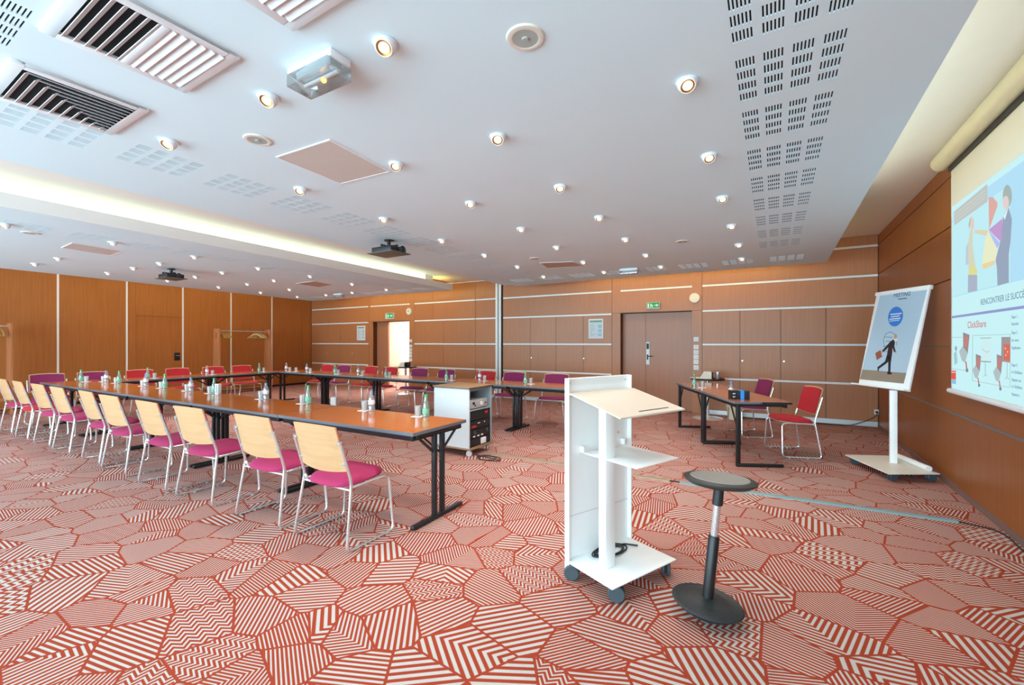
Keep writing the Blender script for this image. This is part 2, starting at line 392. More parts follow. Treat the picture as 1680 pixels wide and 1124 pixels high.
# dropped ceilings with slotted acoustic bands
ZC = 2.70
DARK = mat('plenum_shade', (14, 16, 20), 0.9)  # black backing paints the shade of the enclosed void behind slots and vents
def cgrid(mb, warp, xs, ys, holes):
    """flat ceiling field cut on sorted lines; holes = set of (i,j) cells that are open slots"""
    nx, ny = len(xs), len(ys)
    pts = {}
    for i in range(nx):
        for j in range(ny): pts[i, j] = warp(xs[i], ys[j])
    for i in range(nx-1):
        for j in range(ny-1):
            q = [pts[i, j], pts[i, j+1], pts[i+1, j+1], pts[i+1, j]]
            lo = [(a, b, ZC) for a, b in q]
            if (i, j) not in holes: mb.add(lo, [(0, 1, 2, 3)])
            else:
                hi = [(a, b, ZC+0.007) for a, b in q]
                mb.add(lo+hi, [(0, 1, 5, 4), (1, 2, 6, 5), (2, 3, 7, 6), (3, 0, 4, 7)])
                mb.add(hi, [(0, 1, 2, 3)], 1)
def band(mb, warp, x0, x1, y0, y1, along, starts, cross0, flip=False):
    """slots run along axis `along`; starts = panel starts along it, cross0 = first slot group across"""
    L = [y0, y1] if along == 'y' else [x0, x1]; Cc = [x0, x1] if along == 'y' else [y0, y1]
    la = set(); ca = set(); seg_l = []; seg_c = []
    for p in starts:
        for k in range(4):
            a = p+k*0.105; seg_l.append((a, a+0.076)); la |= {a, a+0.076}
    for g in range(4):
        for k in range(6):
            a = cross0+g*0.110+k*0.0135; seg_c.append((a, a+0.0065)); ca |= {a, a+0.0065}
    ls = sorted([v for v in la if L[0] < v < L[1]]+L); cs = sorted([v for v in ca if Cc[0] < v < Cc[1]]+Cc)
    def opn(lst, seg):
        out = set()
        for i in range(len(lst)-1):
            m = (lst[i]+lst[i+1])/2
            if any(a < m < b for a, b in seg): out.add(i)
        return out
    ol, oc = opn(ls, seg_l), opn(cs, seg_c)
    if along == 'y': cgrid(mb, warp, cs, ls, {(i, j) for i in oc for j in ol})
    else: cgrid(mb, warp, ls, cs, {(i, j) for i in ol for j in oc})
def frange(a, b, s):
    out = []
    while a < b: out.append(a); a += s
    return out
Y0C = -2.6
def wmain(x, y): return (x*(1+0.0155*(y-1)), y)
def wleft(x, y): return (x*(1+0.0112*(y-1)), y)
def slab(warp, xa, xb, ya, yb, bands, thick=0.08):
    mb = MB(); XS = [xa, xb]; YS = [ya, yb]
    cells_x = sorted({xa, xb, *[v for b in bands for v in (b[0], b[1])]}); cells_y = sorted({ya, yb, *[v for b in bands for v in (b[2], b[3])]})
    for i in range(len(cells_x)-1):
        for j in range(len(cells_y)-1):
            cx, cy = (cells_x[i]+cells_x[i+1])/2, (cells_y[j]+cells_y[j+1])/2
            if any(b[0] < cx < b[1] and b[2] < cy < b[3] for b in bands): continue
            cgrid(mb, warp, [cells_x[i], cells_x[i+1]], [cells_y[j], cells_y[j+1]], set())
    for b in bands: band(mb, warp, *b)
    c = [warp(xa, ya), warp(xb, ya), warp(xb, yb), warp(xa, yb)]
    lo = [(x, y, ZC) for x, y in c]; hi = [(x, y, ZC+thick) for x, y in c]
    mb.add(lo+hi, [(4, 5, 6, 7), (0, 1, 5, 4), (1, 2, 6, 5), (2, 3, 7, 6), (3, 0, 4, 7)])
    return mb
pan_y = [0.665+0.525*k for k in range(4)]+[2.764, 3.338, 3.912, 4.507, 5.141, 5.80, 6.47]
mm = slab(wmain, -4.55, 0.647, Y0C, 8.62, [
    (-0.20, 0.30, 0.60, 7.10, 'y', pan_y, -0.150),
    (-3.98, -3.45, 0.60, 7.10, 'y', frange(0.62, 6.9, 0.56), -3.93),
    (-4.35, 0.50, 7.62, 8.10, 'x', frange(-4.25, 0.35, 0.60), 7.65),
    (-3.20, -0.60, 0.05, 0.545, 'x', frange(-2.885, -1.0, 0.56), 0.09)])
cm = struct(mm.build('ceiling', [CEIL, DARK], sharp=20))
# narrow step beside the light recess
def wquadbox(mb, warp, x0, x1, y0, y1, z0, z1):
    c = [warp(x0, y0), warp(x1, y0), warp(x1, y1), warp(x0, y1)]
    return mb.add([(a, b, z0) for a, b in c]+[(a, b, z1) for a, b in c], [(3, 2, 1, 0), (4, 5, 6, 7), (0, 1, 5, 4), (1, 2, 6, 5), (2, 3, 7, 6), (3, 0, 4, 7)])
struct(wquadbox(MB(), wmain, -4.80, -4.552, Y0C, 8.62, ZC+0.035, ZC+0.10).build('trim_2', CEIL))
lm = slab(wleft, -11.38, -6.26, Y0C, 8.43, [
    (-7.35, -6.88, 0.60, 7.10, 'y', frange(0.62, 6.9, 0.56), -7.32),
    (-11.2, -6.6, 7.62, 8.10, 'x', frange(-11.1, -6.75, 0.60), 7.65)], 0.04)
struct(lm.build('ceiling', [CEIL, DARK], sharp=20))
struct(wquadbox(MB(), wleft, -6.285, -6.252, Y0C, 8.432, ZC-0.001, ZC+0.135).build('trim_3', CREAM))
struct(wquadbox(MB(), wleft, -6.72, -6.56, Y0C, 8.05, ZC+0.04, 3.02).build('trim_4', CREAM))
struct(wquadbox(MB(), wleft, -6.80, -4.25, YF, YB, 3.02, 3.06).build('ceiling', CREAM))
# partition post on the door wall
post = struct(MB().box(-6.066, -6.005, 9.272, YB+0.01, 0, 3.02).box(-5.962, -5.905, 9.272, YB+0.01, 0, 3.02).build('trim_1', STRIPW))
MB().box(-6.005, -5.962, 9.28, YB+0.01, 0, 3.02).build('channel', mat('post_channel', (120, 140, 142), 0.4, 0.3), post)
MB().box(-5.905, -5.862, 9.298, YB+0.01, 0, 3.02).build('seal', GAP, post)

# doors in the back wall
def xat(u, y): return aty(u, 562, y).x
def door(name, d, split, closed_right=True):
    r = struct(empty(name, ((d[0]+d[1])/2, YB+0.16, 0)))
    ox = r.location.x
    MB().box(d[0]-ox+0.002, split-ox-0.003, 0, 0.05, 0.01, DZ).build('door_leaf', DOORW, r)
    if closed_right: MB().box(split-ox+0.003, d[1]-ox-0.002, -0.004, 0.046, 0.01, DZ).build('door_leaf', DOORW, r)
    if closed_right: MB().box(d[0]-ox, d[1]-ox, 0.055, 0.095, 0, DZ).build('door_light_stop', JAMB, r)  # added unseen board, blocks light leaking round the closed leaves
    return r, ox
s1 = xat(1059.5, YB+0.16)
d1, ox = door('door_1', D1, s1)
pl = MB().box(s1-ox+0.008, s1-ox+0.083, -0.018, -0.004, 0.94, 1.42).build('lock_plate', WHITE, d1, 0.004)
MB().box(s1-ox+0.02, s1-ox+0.070, -0.024, -0.018, 1.27, 1.39).build('card_reader', BLKPL, pl, 0.003)
hb = MB().box(s1-ox+0.028, s1-ox+0.055, -0.028, -0.018, 1.045, 1.155).tube([(s1-ox+0.042, -0.028, 1.12), (s1-ox+0.042, -0.07, 1.12), (s1-ox+0.15, -0.07, 1.12)], 0.009)
hb.build('door_handle', BLKPL, pl)
s2 = xat(637, YB+0.16)
d2, ox = door('door_2', D2, s2, False)
# open leaf folded back into the corridor
MB().box(D2[1]-ox-0.055, D2[1]-ox-0.01, 0.05, 0.86, 0.01, DZ-0.012).build('door_leaf', DOORW, d2)
cwall = mat('corridor_paint', (238, 234, 226), 0.7)
cb = MB().box(-12.4, -8.4, 11.55, 11.7, 0, 2.6).box(-12.5, -12.4, YB+0.26, 11.7, 0, 2.6).box(-8.5, -8.4, YB+0.26, 11.7, 0, 2.6).box(-12.5, -8.4, YB+0.26, 11.7, 2.6, 2.7)
cw = struct(cb.build('wall_corridor', cwall))
CRPAN = mat('corridor_cladding', (226, 214, 196), 0.6)
for k in range(5): MB().box(-12.38, -11.72, 11.52, 11.55, 0.02+k*0.52, 0.53+k*0.52).build('panel', CRPAN, cw)
tag(MB().box(-11.6, -9.0, 10.1, 10.5, 2.55, 2.59).build('corridor_fill_light', emis('corridor_glow', (255, 250, 240), 60.0)), 'added unseen light panel brightening the corridor beyond the open door', 'ceiling light')  # unseen panel added to make the corridor doorway bright

# cove light tubes
def cove(pts, label, r=0.018, m=COVER):
    tag(MB().tube(pts, r, 8).build('cove_light', m), label, 'light', 'hidden cove light tubes')
tag(wquadbox(MB(), wleft, -6.5595, -6.548, Y0C, 7.75, ZC+0.10, 3.012).build('cove_light', COVE), 'long luminous strip in the ceiling trough between the two bays', 'light')
cove([(*wmain(0.52, -0.5), ZC+0.12), (*wmain(0.52, 6.2), ZC+0.12)], 'warm light tube in the cove above the projection screen', 0.018, COVER)
cove([(*wmain(-3.2, 8.56), ZC+0.15), (*wmain(0.25, 8.56), ZC+0.15)], 'warm light tube in the cove above the closed double door', 0.018, COVEB)
cove([(*wleft(-10.8, 8.37), ZC+0.15), (*wleft(-6.5, 8.37), ZC+0.15)], 'warm light tube in the cove above the open door', 0.018, COVEB)
cove([(*wleft(-11.33, 2.6), ZC+0.15), (*wleft(-11.33, 7.2), ZC+0.15)], 'warm light tube in the cove above the coat racks', 0.018, COVEB)

# ------------------------------------------------------------------ ceiling fixtures
def make_down():
    r = empty('downlight')
    MB().lathe([(0.036, 0.0), (0.050, -0.001), (0.054, -0.006), (0.050, -0.010), (0.044, -0.008)], 20).build('ring', WHITE, r)
    M = T(0, 0, -0.010) @ R(-30, 'X') @ R(-12, 'Y')
    prof = [(0.047*math.cos(a), -0.047*math.sin(a)) for a in [math.radians(-20+6.7*i) for i in range(10)]]
    prof += [(prof[-1][0]-0.003, prof[-1][1]+0.001)]
    MB().lathe(prof, 20, 0, M).build('ball', WHITE, r)
    rl = MB().lathe([(prof[-1][0], prof[-1][1]), (0.022, -0.024)], 16, 0, M).build('reflector', GOLD, r)
    MB().lathe([(0.0, -0.029), (0.014, -0.028), (0.024, -0.0245), (0.020, -0.020)], 14, 0, M).build('bulb', LAMP, rl)
    l = bpy.data.lights.new('lamp', 'SPOT'); l.energy = 27.0; l.color = (1.0, 0.92, 0.82); l.spot_size = math.radians(125); l.spot_blend = 0.7; l.shadow_soft_size = 0.02
    lo = bpy.data.objects.new('lamp', l); COL.objects.link(lo); lo.parent = r; lo.location = (0, -0.02, -0.075)
    return r
DL_MAIN = [(632, 72), (440, 160), (277, 233), (1127, 135), (817, 225), (650, 270), (493, 311), (630, 360), (772, 334), (855, 376), (725, 395), (919, 307), (983, 357), (1163, 256), (1185, 325), (1200, 371), (1212, 402), (1026, 393), (913, 406), (795, 419), (849, 438), (892, 454.5), (957, 430.5), (991, 447), (1059.5, 419), (1084, 438), (1217, 425)]
DL_LEFT = [(8, 369), (57, 434), (95, 425), (177, 449), (185, 399), (219, 441), (262, 433), (319, 422), (275, 461), (321, 455), (365, 448), (359, 472), (406, 467), (424, 441), (450, 461), (428, 481), (475, 476), (509, 454), (488, 488), (535, 485), (578, 481), (578, 467), (634, 476)]
rowsY = [7.65, 6.5, 5.35, 4.3, 3.25, 2.25, 1.3]
proto = None
for which, L_ in (('main', DL_MAIN), ('left', DL_LEFT)):
    pts = [atz(u, v-2.0, ZC) for u, v in L_]
    byrow = {}
    for p in pts:
        byrow.setdefault(min(range(7), key=lambda i: abs(rowsY[i]-p.y)), []).append(p)
    for ri, ps in byrow.items():
        ps.sort(key=lambda p: -p.x)
        for ci, p in enumerate(ps):
            if proto is None: proto = make_down(); o = proto
            else: o = dup(proto)
            o.location = (p.x, p.y, ZC)
            if which == 'main': lab = 'eyeball downlight, %s from the screen wall in %s row from closed door' % (ORD[ci], ORD[ri])
            else: lab = 'eyeball downlight, %s from the light trough in %s row from open door' % (ORD[ci], ORD[ri])
            tag(o, lab, 'downlight', 'eyeball downlights in the ceiling')
# air diffusers
VENT = mat('vent_white', (226, 230, 232), 0.5, var=0.02)
def vent(x0, x1, y0, y1, kind, label):
    r = empty('air_vent', ((x0+x1)/2, (y0+y1)/2, ZC), 0, label, 'air vent', 'ceiling air vents')
    w, h = (x1-x0)/2, (y1-y0)/2; f = 0.045
    fr = MB()
    for a, b, c, d in [(-w, w, -h, -h+f), (-w, w, h-f, h), (-w, -w+f, -h+f, h-f), (w-f, w, -h+f, h-f)]: fr.box(a, b, c, d, -0.016, 0.004)
    fr.build('frame', VENT, r, 0.002)
    MB().box(-w+f, w-f, -h+f, h-f, -0.0015, 0.0).build('backing', DARK, r)
    iw, ih = w-f, h-f
    def slat(mid, length, along, tilt, wd=0.034):
        M = T(mid[0], mid[1], -0.012) @ (R(90, 'Z') if along == 'y' else Matrix.Identity(4)) @ R(tilt, 'X')
        MB().box(-length/2, length/2, -wd/2, wd/2, -0.0012, 0.0012, 0, M).build('slat', VENT, r)
    if kind == 2:
        n = 12
        for k in range(n):
            y = -ih+(k+0.5)*2*ih/n
            slat((0, y), 2*iw, 'x', (40 if k < n//2 else -24), (0.026 if k < n//2 else 0.040))
        MB().box(-iw, iw, -0.014, 0.016, -0.020, -0.004).build('center_bar', VENT, r, 0.003)
    else:
        n = 10
        for k in range(n):
            t = -1+2*(k+0.5)/n
            # slats along x meet slats along y on the diagonal
            lx = iw*(1-t); slat((-iw+lx/2, t*ih), lx, 'x', 40, 0.026)
            ly = ih*(1-t); slat((-t*iw, ih-ly/2), ly, 'y', 42, 0.016)
vent(-2.58, -2.06, 0.53, 1.05, 2, 'square white louvred air vent beside the emergency light')
vent(-3.49, -2.96, 0.52, 1.03, 3, 'square white corner-throw air vent with mitred thin louvres')
vent(-1.69, -1.17, 0.55, 1.07, 2, 'square white louvred air vent cut off by the picture edge')
# access hatches
HATCH = mat('hatch_paint', (206, 198, 190), 0.6); HATCHB = mat('hatch_beige', (188, 162, 146), 0.6)
for pts, m, lab in [([(541, 228), (452, 257), (560, 301), (641, 281)], HATCH, 'large pale grey square access hatch beside the first projector'),
                    ([(885, 431), (940, 429), (962, 436), (898, 440)], HATCHB, 'beige square access hatch near the closed double door'),
                    ([(100, 406), (118, 398), (203, 412), (182, 419)], HATCH, 'pale square access hatch in the coat rack bay'),
                    ([(485, 465), (515, 461), (547, 467), (524, 471)], HATCHB, 'beige square access hatch near the open door')]:
    q = [atz(u, v, ZC) for u, v in pts]; c = sum(q, Vector())/4
    r = empty('access_hatch', c, 0, lab, 'hatch', 'ceiling access hatches')
    poly = [(p.x-c.x, p.y-c.y) for p in q]
    MB().prism([(x*0.95, y*0.95) for x, y in poly], -0.004, 0.004).build('panel', m, r)
    fr = MB(); n = 4
    for i in range(4):
        a, b = poly[i], poly[(i+1) % 4]
        fr.add([(a[0], a[1], -0.006), (b[0], b[1], -0.006), (b[0]*0.955, b[1]*0.955, -0.006), (a[0]*0.955, a[1]*0.955, -0.006), (a[0], a[1], 0.002), (b[0], b[1], 0.002), (b[0]*0.955, b[1]*0.955, 0.002), (a[0]*0.955, a[1]*0.955, 0.002)],
               [(0, 1, 2, 3), (4, 5, 6, 7), (0, 1, 5, 4), (2, 3, 7, 6)])
    fr.build('frame', WHITE, r)
# ceiling loudspeakers
SPK = mat('speaker_rim', (224, 220, 208), 0.6); SPG = mat('speaker_grille', (170, 178, 172), 0.6, bump=0.4, bscale=500)
for (u, v), lab in [((862, 61), 'round ceiling loudspeaker between the downlights above the lectern'), ((423, 229), 'round ceiling loudspeaker beside the access hatch'),
                    ((1120, 396), 'round ceiling loudspeaker near the slotted band'), ((877, 424), 'round ceiling loudspeaker beside the beige hatch by the door wall'), ((50, 382), 'round ceiling loudspeaker in the coat rack bay')]:
    p = atz(u, v, ZC); r = empty('ceiling_speaker', p, 0, lab, 'loudspeaker', 'round ceiling loudspeakers')
    MB().lathe([(0.055, -0.008), (0.060, -0.010), (0.078, -0.007), (0.082, 0.0)], 28).build('rim', SPK, r)
    MB().lathe([(0, -0.012), (0.012, -0.012), (0.016, -0.007), (0.056, -0.008)], 28).build('grille', SPG, r)
# emergency light boxes
CLEARP = clear('clear_cover', (238, 244, 244), 0.10, 0.22)
AMBER = emis('amber_lamp', (255, 190, 110), 3.0)
def emer(c, rz, s, label, lit=True):
    r = empty('emergency_light', c, rz, label, 'emergency light', 'ceiling emergency lights')
    MB().box(-0.155*s, 0.155*s, -0.055*s, 0.055*s, -0.035*s, 0).build('housing', WHITE, r, 0.006)
    b = MB().box(-0.145*s, 0.145*s, -0.065*s, 0.065*s, -0.095*s, -0.036*s).build('cover', CLEARP, r, 0.004)
    MB().box(-0.12*s, 0.12*s, -0.03*s, 0.03*s, -0.05*s, -0.0355*s).build('reflector', ALU, r)
    MB().tube([(-0.12*s, 0.012*s, -0.062*s), (0.12*s, 0.012*s, -0.062*s)], 0.008*s, 8).build('tube', WHITE, r)
    if lit: ball(MB(), (0.02*s, 0.012*s, -0.072*s), 0.014*s, 10).build('indicator', AMBER, r)
emer((-1.81, 1.27, ZC), 0.02, 1.0, 'clear plastic emergency light box with an amber indicator')
p = atz(1032, 441, ZC); emer((p.x, p.y, ZC), 0.05, 1.0, 'white emergency light box on the ceiling near the closed door', False)
p = atz(556, 482, ZC); emer((p.x, p.y, ZC), 0.05, 1.0, 'white emergency light box on the ceiling near the open door', False)
# projectors
def projector(c, rz, label, s=1.0):
    r = empty('projector', c, rz, label, 'projector', 'ceiling projectors')
    MB().lathe([(0, 0), (0.06, 0), (0.06, -0.012), (0.022, -0.016), (0.022, -0.075), (0, -0.075)], 16).build('mount', BLACK, r)
    br = MB()
    br.box(-0.15, 0.15, -0.012, 0.012, -0.086, -0.074); br.box(-0.012, 0.012, -0.13, 0.13, -0.086, -0.074)
    for x, y in ((-0.14, 0), (0.14, 0), (0, 0.12), (0, -0.12)): br.box(x-0.008, x+0.008, y-0.008, y+0.008, -0.105, -0.08)
    br.build('bracket', BLACK, r)
    b = MB().box(-0.17, 0.17, -0.13, 0.13, -0.165, -0.100).build('body', BLKPL, r, 0.012)
    MB().lathe([(0.0, 0.0), (0.042, 0.0), (0.045, 0.03), (0.036, 0.032), (0.03, 0.015), (0, 0.02)], 18, 0, T(0.172, 0.04, -0.132) @ R(90, 'Y')).build('lens', mat('lens_glass', (60, 66, 76), 0.08, 0.2), b)
    MB().box(-0.22, 0.22, -0.16, 0.16, -0.180, -0.170).build('tray', mat('projector_tray', (96, 92, 80), 0.5), r, 0.003)
    for y in (-0.08, 0.0, 0.08): MB().box(-0.176, -0.168, y-0.02, y+0.02, -0.150, -0.115).build('vent', ALU, b)
p = atz(638, 394, ZC); projector((p.x, p.y, ZC), 0.0, 'black projector on a ceiling bracket beside the light trough')
p = atz(281, 441, ZC); projector((p.x, p.y, ZC), 0.0, 'black projector on a ceiling bracket in the coat rack bay')

# ------------------------------------------------------------------ things on the back wall
def flat(name, x0, x1, z0, z1, t, m, label, cat, group=None, bevel=0.003):
    return tag(MB().box(x0, x1, YB-t, YB, z0, z1).build(name, m, None, bevel), label, cat, group)
for (u, v), lab, hands in [((672, 511), 'round white wall clock above the open door', True), ((1140, 489), 'round cream wall speaker above the light switches', False)]:
    p = aty(u, v, YB); r = empty('wall_clock' if hands else 'wall_speaker', (p.x, YB, p.z), 0, lab, 'clock' if hands else 'loudspeaker')
    M = R(90, 'X')
    MB().lathe([(0.0, 0.05), (0.088, 0.05), (0.096, 0.044), (0.10, 0.03), (0.10, 0.0)], 28, 0, M).build('case', mat('clock_cream', (236, 228, 210), 0.5), r)
    if hands:
        MB().box(-0.003, 0.003, -0.052, -0.0505, -0.01, 0.065).box(-0.045, 0.01, -0.052, -0.0505, -0.003, 0.003).build('hand', BLACK, r)
        MB().lathe([(0, 0.0505), (0.022, 0.0505), (0.022, 0.0515), (0, 0.0515)], 14, 0, M).build('hub', mat('clock_grey', (180, 178, 170), 0.5), r)
    else: MB().lathe([(0, 0.051), (0.07, 0.051), (0.07, 0.0505)], 28, 0, M).build('grille', mat('speaker_cloth', (240, 232, 216), 0.8, bump=0.3), r)
EXG = emis('exit_green', (50, 168, 90), 0.9); EXW = emis('exit_white', (228, 244, 226), 0.9)
def exitsign(u0, u1, v0, v1, label):
    a, b = aty(u0, v1, YB), aty(u1, v0, YB); cx, cz = (a.x+b.x)/2, (a.z+b.z)/2; w, h = (b.x-a.x)/2, (b.z-a.z)/2
    r = empty('exit_sign', (cx, YB, cz), 0, label, 'exit sign', 'green exit signs')
    MB().box(-w, w, -0.05, 0, -h, h).build('housing', WHITE, r, 0.004)
    g = MB().box(-w*0.95, w*0.95, -0.053, -0.05, -h*0.78, h*0.92).build('face', EXG, r)
    e = MB(); y0, y1 = -0.0545, -0.053
    def pl(pts): 
        n = len(pts); area = sum(pts[i][0]*pts[(i+1) % n][1]-pts[(i+1) % n][0]*pts[i][1] for i in range(n))
        e.add([(x*w, y0, z*h) for x, z in (pts if area > 0 else pts[::-1])], [tuple(range(n))])
    pl([(-0.85, -0.65), (-0.62, -0.65), (-0.62, 0.7), (-0.85, 0.7)])                              # doorway
    pl([(-0.42, 0.50), (-0.36, 0.66), (-0.28, 0.66), (-0.24, 0.50), (-0.30, 0.36), (-0.38, 0.36)])   # runner's head
    pl([(-0.45, 0.30), (-0.20, 0.34), (-0.08, -0.05), (-0.20, -0.20), (-0.34, 0.0)])
    pl([(-0.20, -0.05), (-0.08, -0.05), (-0.02, -0.62), (-0.12, -0.66)]); pl([(-0.34, 0.0), (-0.22, -0.16), (-0.42, -0.60), (-0.54, -0.52)])
    pl([(-0.56, 0.22), (-0.42, 0.30), (-0.40, 0.18), (-0.56, 0.10)]); pl([(-0.16, 0.30), (0.04, 0.04), (-0.02, -0.04), (-0.18, 0.16)])
    pl([(0.18, -0.10), (0.18, 0.18), (0.52, 0.18), (0.52, 0.5), (0.88, 0.04), (0.52, -0.42), (0.52, -0.10)])                    # arrow
    e.build('pictogram', EXW, g)
exitsign(1062, 1083, 496, 507, 'green running-man exit sign above the closed double door')
exitsign(634, 647, 513.5, 523.5, 'green running-man exit sign above the open door')
def notice(u0, u1, v0, v1, label):
    a, b = aty(u0, v1, YB), aty(u1, v0, YB); w = b.x-a.x; h = b.z-a.z
    r = empty('wall_notice', (a.x, YB, a.z), 0, label, 'notice', 'framed wall notices')
    MB().box(0, w, -0.014, 0, 0, h).build('frame', WHITE, r, 0.003)
    MB().box(0.02, w-0.02, -0.0155, -0.014, 0.02, h-0.02).build('sheet', mat('notice_sheet', (206, 216, 222), 0.5), r)
    pr = MB(); random.seed(3)
    pr.box(0.03, w-0.03, -0.0165, -0.0155, h-0.075, h-0.035, 1)
    for k in range(9):
        z = h-0.11-k*(h-0.15)/9; ln = random.uniform(0.4, 0.95)
        pr.box(0.035, 0.035+(w-0.07)*ln*0.55, -0.0165, -0.0155, z-0.012, z-0.006, 0)
        if k % 3: pr.box(w*0.66, w-0.035, -0.0165, -0.0155, z-0.02, z+0.004, 2)
    pr.build('print', [mat('notice_ink', (120, 140, 150), 0.6), mat('notice_green', (120, 160, 140), 0.6), mat('notice_blue', (150, 190, 210), 0.6)], r)
notice(966, 990, 523, 555.5, 'framed plan notice on the panelling by the closed door')
notice(586, 599.5, 534.5, 558.5, 'framed plan notice on the panelling by the open door')
for k, (v0, v1) in enumerate([(553, 560.5), (566, 573), (574.5, 581.5), (582.5, 589.5), (590.5, 597.5), (599.5, 607)]):
    for uc, hw, dn, dy in [(1142.3, 4.2, 'closed', 0), (674.2, 1.9, 'open', 0)]:
        if dn == 'open':
            vv0 = 557+(v0-553)*0.67; vv1 = vv0+(v1-v0)*0.62
        else: vv0, vv1 = v0, v1
        a, b = aty(uc-hw, vv1, YB), aty(uc+hw, vv0, YB)
        r = empty('light_switch', ((a.x+b.x)/2, YB, (a.z+b.z)/2), 0, 'white switch plate, %s from the top in the column by %s door' % (ORD[k], dn), 'light switch', 'switch plates by the doors')
        w, h = (b.x-a.x)/2, (b.z-a.z)/2
        MB().box(-w, w, -0.012, 0, -h, h).build('plate', WHITE, r, 0.003)
        MB().box(-w*0.6, w*0.6, -0.016, -0.012, -h*0.6, h*0.6).build('rocker', mat('switch_rocker', (222, 222, 218), 0.4), r, 0.002)
# socket with flex in the corner
p = aty(1438, 676, YB); r = empty('wall_socket', (p.x, YB, p.z), 0, 'small white wall socket in the corner by the flip chart', 'socket')
MB().box(-0.03, 0.03, -0.014, 0, -0.04, 0.04).build('plate', WHITE, r, 0.003)
MB().lathe([(0, 0.04), (0.018, 0.04), (0.02, 0.0)], 12, 0, T(0, -0.012, 0) @ R(90, 'X')).build('plug', BLKPL, r)
tag(MB().tube(roundpath([(p.x, YB-0.052, p.z), (p.x-0.01, YB-0.09, p.z-0.05), (p.x-0.12, YB-0.08, 0.12), (p.x-0.35, YB-0.10, 0.012), (p.x-0.9, YB-0.12, 0.009), (p.x-1.6, YB-0.10, 0.009), (p.x-2.0, YB-0.2, 0.009)], 0.1), 0.007, 6).build('power_cable', BLKPL), 'black power cable hanging from the corner socket to the floor', 'cable')

# ------------------------------------------------------------------ tables
def ttable(L_, D_, label=None, group=None, H_=0.74):
    """folding table, local x = length, y = depth, origin at floor centre"""
    r = empty('conference_table', (0, 0, 0), 0, label, 'table', group)
    a, b = L_/2-0.002, D_/2
    MB().box(-a+0.006, a-0.006, -b+0.006, b-0.006, H_-0.024, H_).build('tabletop', TABW, r)
    ed = MB()
    ed.box(-a, a, -b, -b+0.0065, H_-0.026, H_-0.0005).box(-a, a, b-0.0065, b, H_-0.026, H_-0.0005).box(-a, -a+0.0065, -b, b, H_-0.026, H_-0.0005).box(a-0.0065, a, -b, b, H_-0.026, H_-0.0005)
    ed.build('edging', EDGEG, r, 0.002)
    ap = MB()
    ap.box(-a+0.03, a-0.03, -b+0.03, -b+0.055, H_-0.070, H_-0.024).box(-a+0.03, a-0.03, b-0.055, b-0.03, H_-0.070, H_-0.024)
    ap.box(-a+0.03, -a+0.055, -b+0.03, b-0.03, H_-0.070, H_-0.024).box(a-0.055, a-0.03, -b+0.03, b-0.03, H_-0.070, H_-0.024)
    ap.build('apron', BLACK, r, 0.003)
    for s in (-1, 1):
        x = s*(a-0.036); lg = MB()
        for y in (-0.048, 0.048): lg.box(x-0.016, x+0.016, y-0.019, y+0.019, 0.03, H_-0.03)
        lg.box(x-0.018, x+0.018, -b+0.06, b-0.06, H_-0.055, H_-0.024)
        o = lg.build('leg', BLACK, r, 0.003)
        MB().box(x-0.02, x+0.02, -b+0.03, b-0.03, 0.006, 0.034).build('foot', BLACK, o, 0.004)
        br = MB()
        for y in (-1, 1):
            br.tube([(x, y*(b-0.09), H_-0.05), (x, y*0.06, H_-0.20)], 0.011, 6)
            br.tube([(x-s*0.32, y*0.03, H_-0.045), (x-s*0.01, y*0.03, H_-0.22)], 0.008, 6)
        br.build('brace', BLACK, o)
    return r
LT, DT = 1.65, 0.67
# row in front of the beech-backed chairs, very slightly skewed to the room
FR_A = math.radians(1.35); FR_O = Vector((-2.275, 2.375, 0)); fx = Vector((-math.cos(FR_A), -math.sin(FR_A), 0)); fy = Vector((-math.sin(FR_A), math.cos(FR_A), 0))
def frow(s, t, z=0): return FR_O+fx*s+fy*t+Vector((0, 0, z))
t0 = ttable(LT, DT); first = True
def place_table(p, rz, label, group):
    global first
    o = t0 if first else dup(t0); first = False
    o.location = p; o.rotation_euler = (0, 0, rz); tag(o, label, 'table', group)
for k in range(5):
    place_table(frow((LT+0.006)*(k+0.5), DT/2), FR_A, 'cherry folding table in the beech chair row, %s from the lectern' % ORD[k], 'tables in the row of beech chair backs')
YBR = 5.83
for k in range(5):
    x1 = -1.95-(LT+0.004)*k*1.0; place_table(Vector((x1-LT/2, YBR+DT/2, 0)), 0, 'cherry folding table in the door wall row, %s from the lectern' % ORD[k], 'tables in the row along the door wall')
XLR = -10.42
for k in range(1):
    y0 = frow(8.0, DT).y+0.03
    place_table(Vector((XLR+DT/2, y0+0.03+(LT+0.004)*(k+0.5), 0)), math.pi/2, 'cherry folding table in the coat rack row, %s from the beech chairs' % ORD[k], 'tables in the row facing the screen')
y0 = frow(8.0, DT).y+0.064+LT
t2 = ttable(YBR-y0-0.012, DT)
t2.location = (XLR+DT/2, (y0+YBR)/2, 0); t2.rotation_euler = (0, 0, math.pi/2); tag(t2, 'short cherry folding table closing the coat rack row at the door wall row', 'table', 'tables in the row facing the screen')
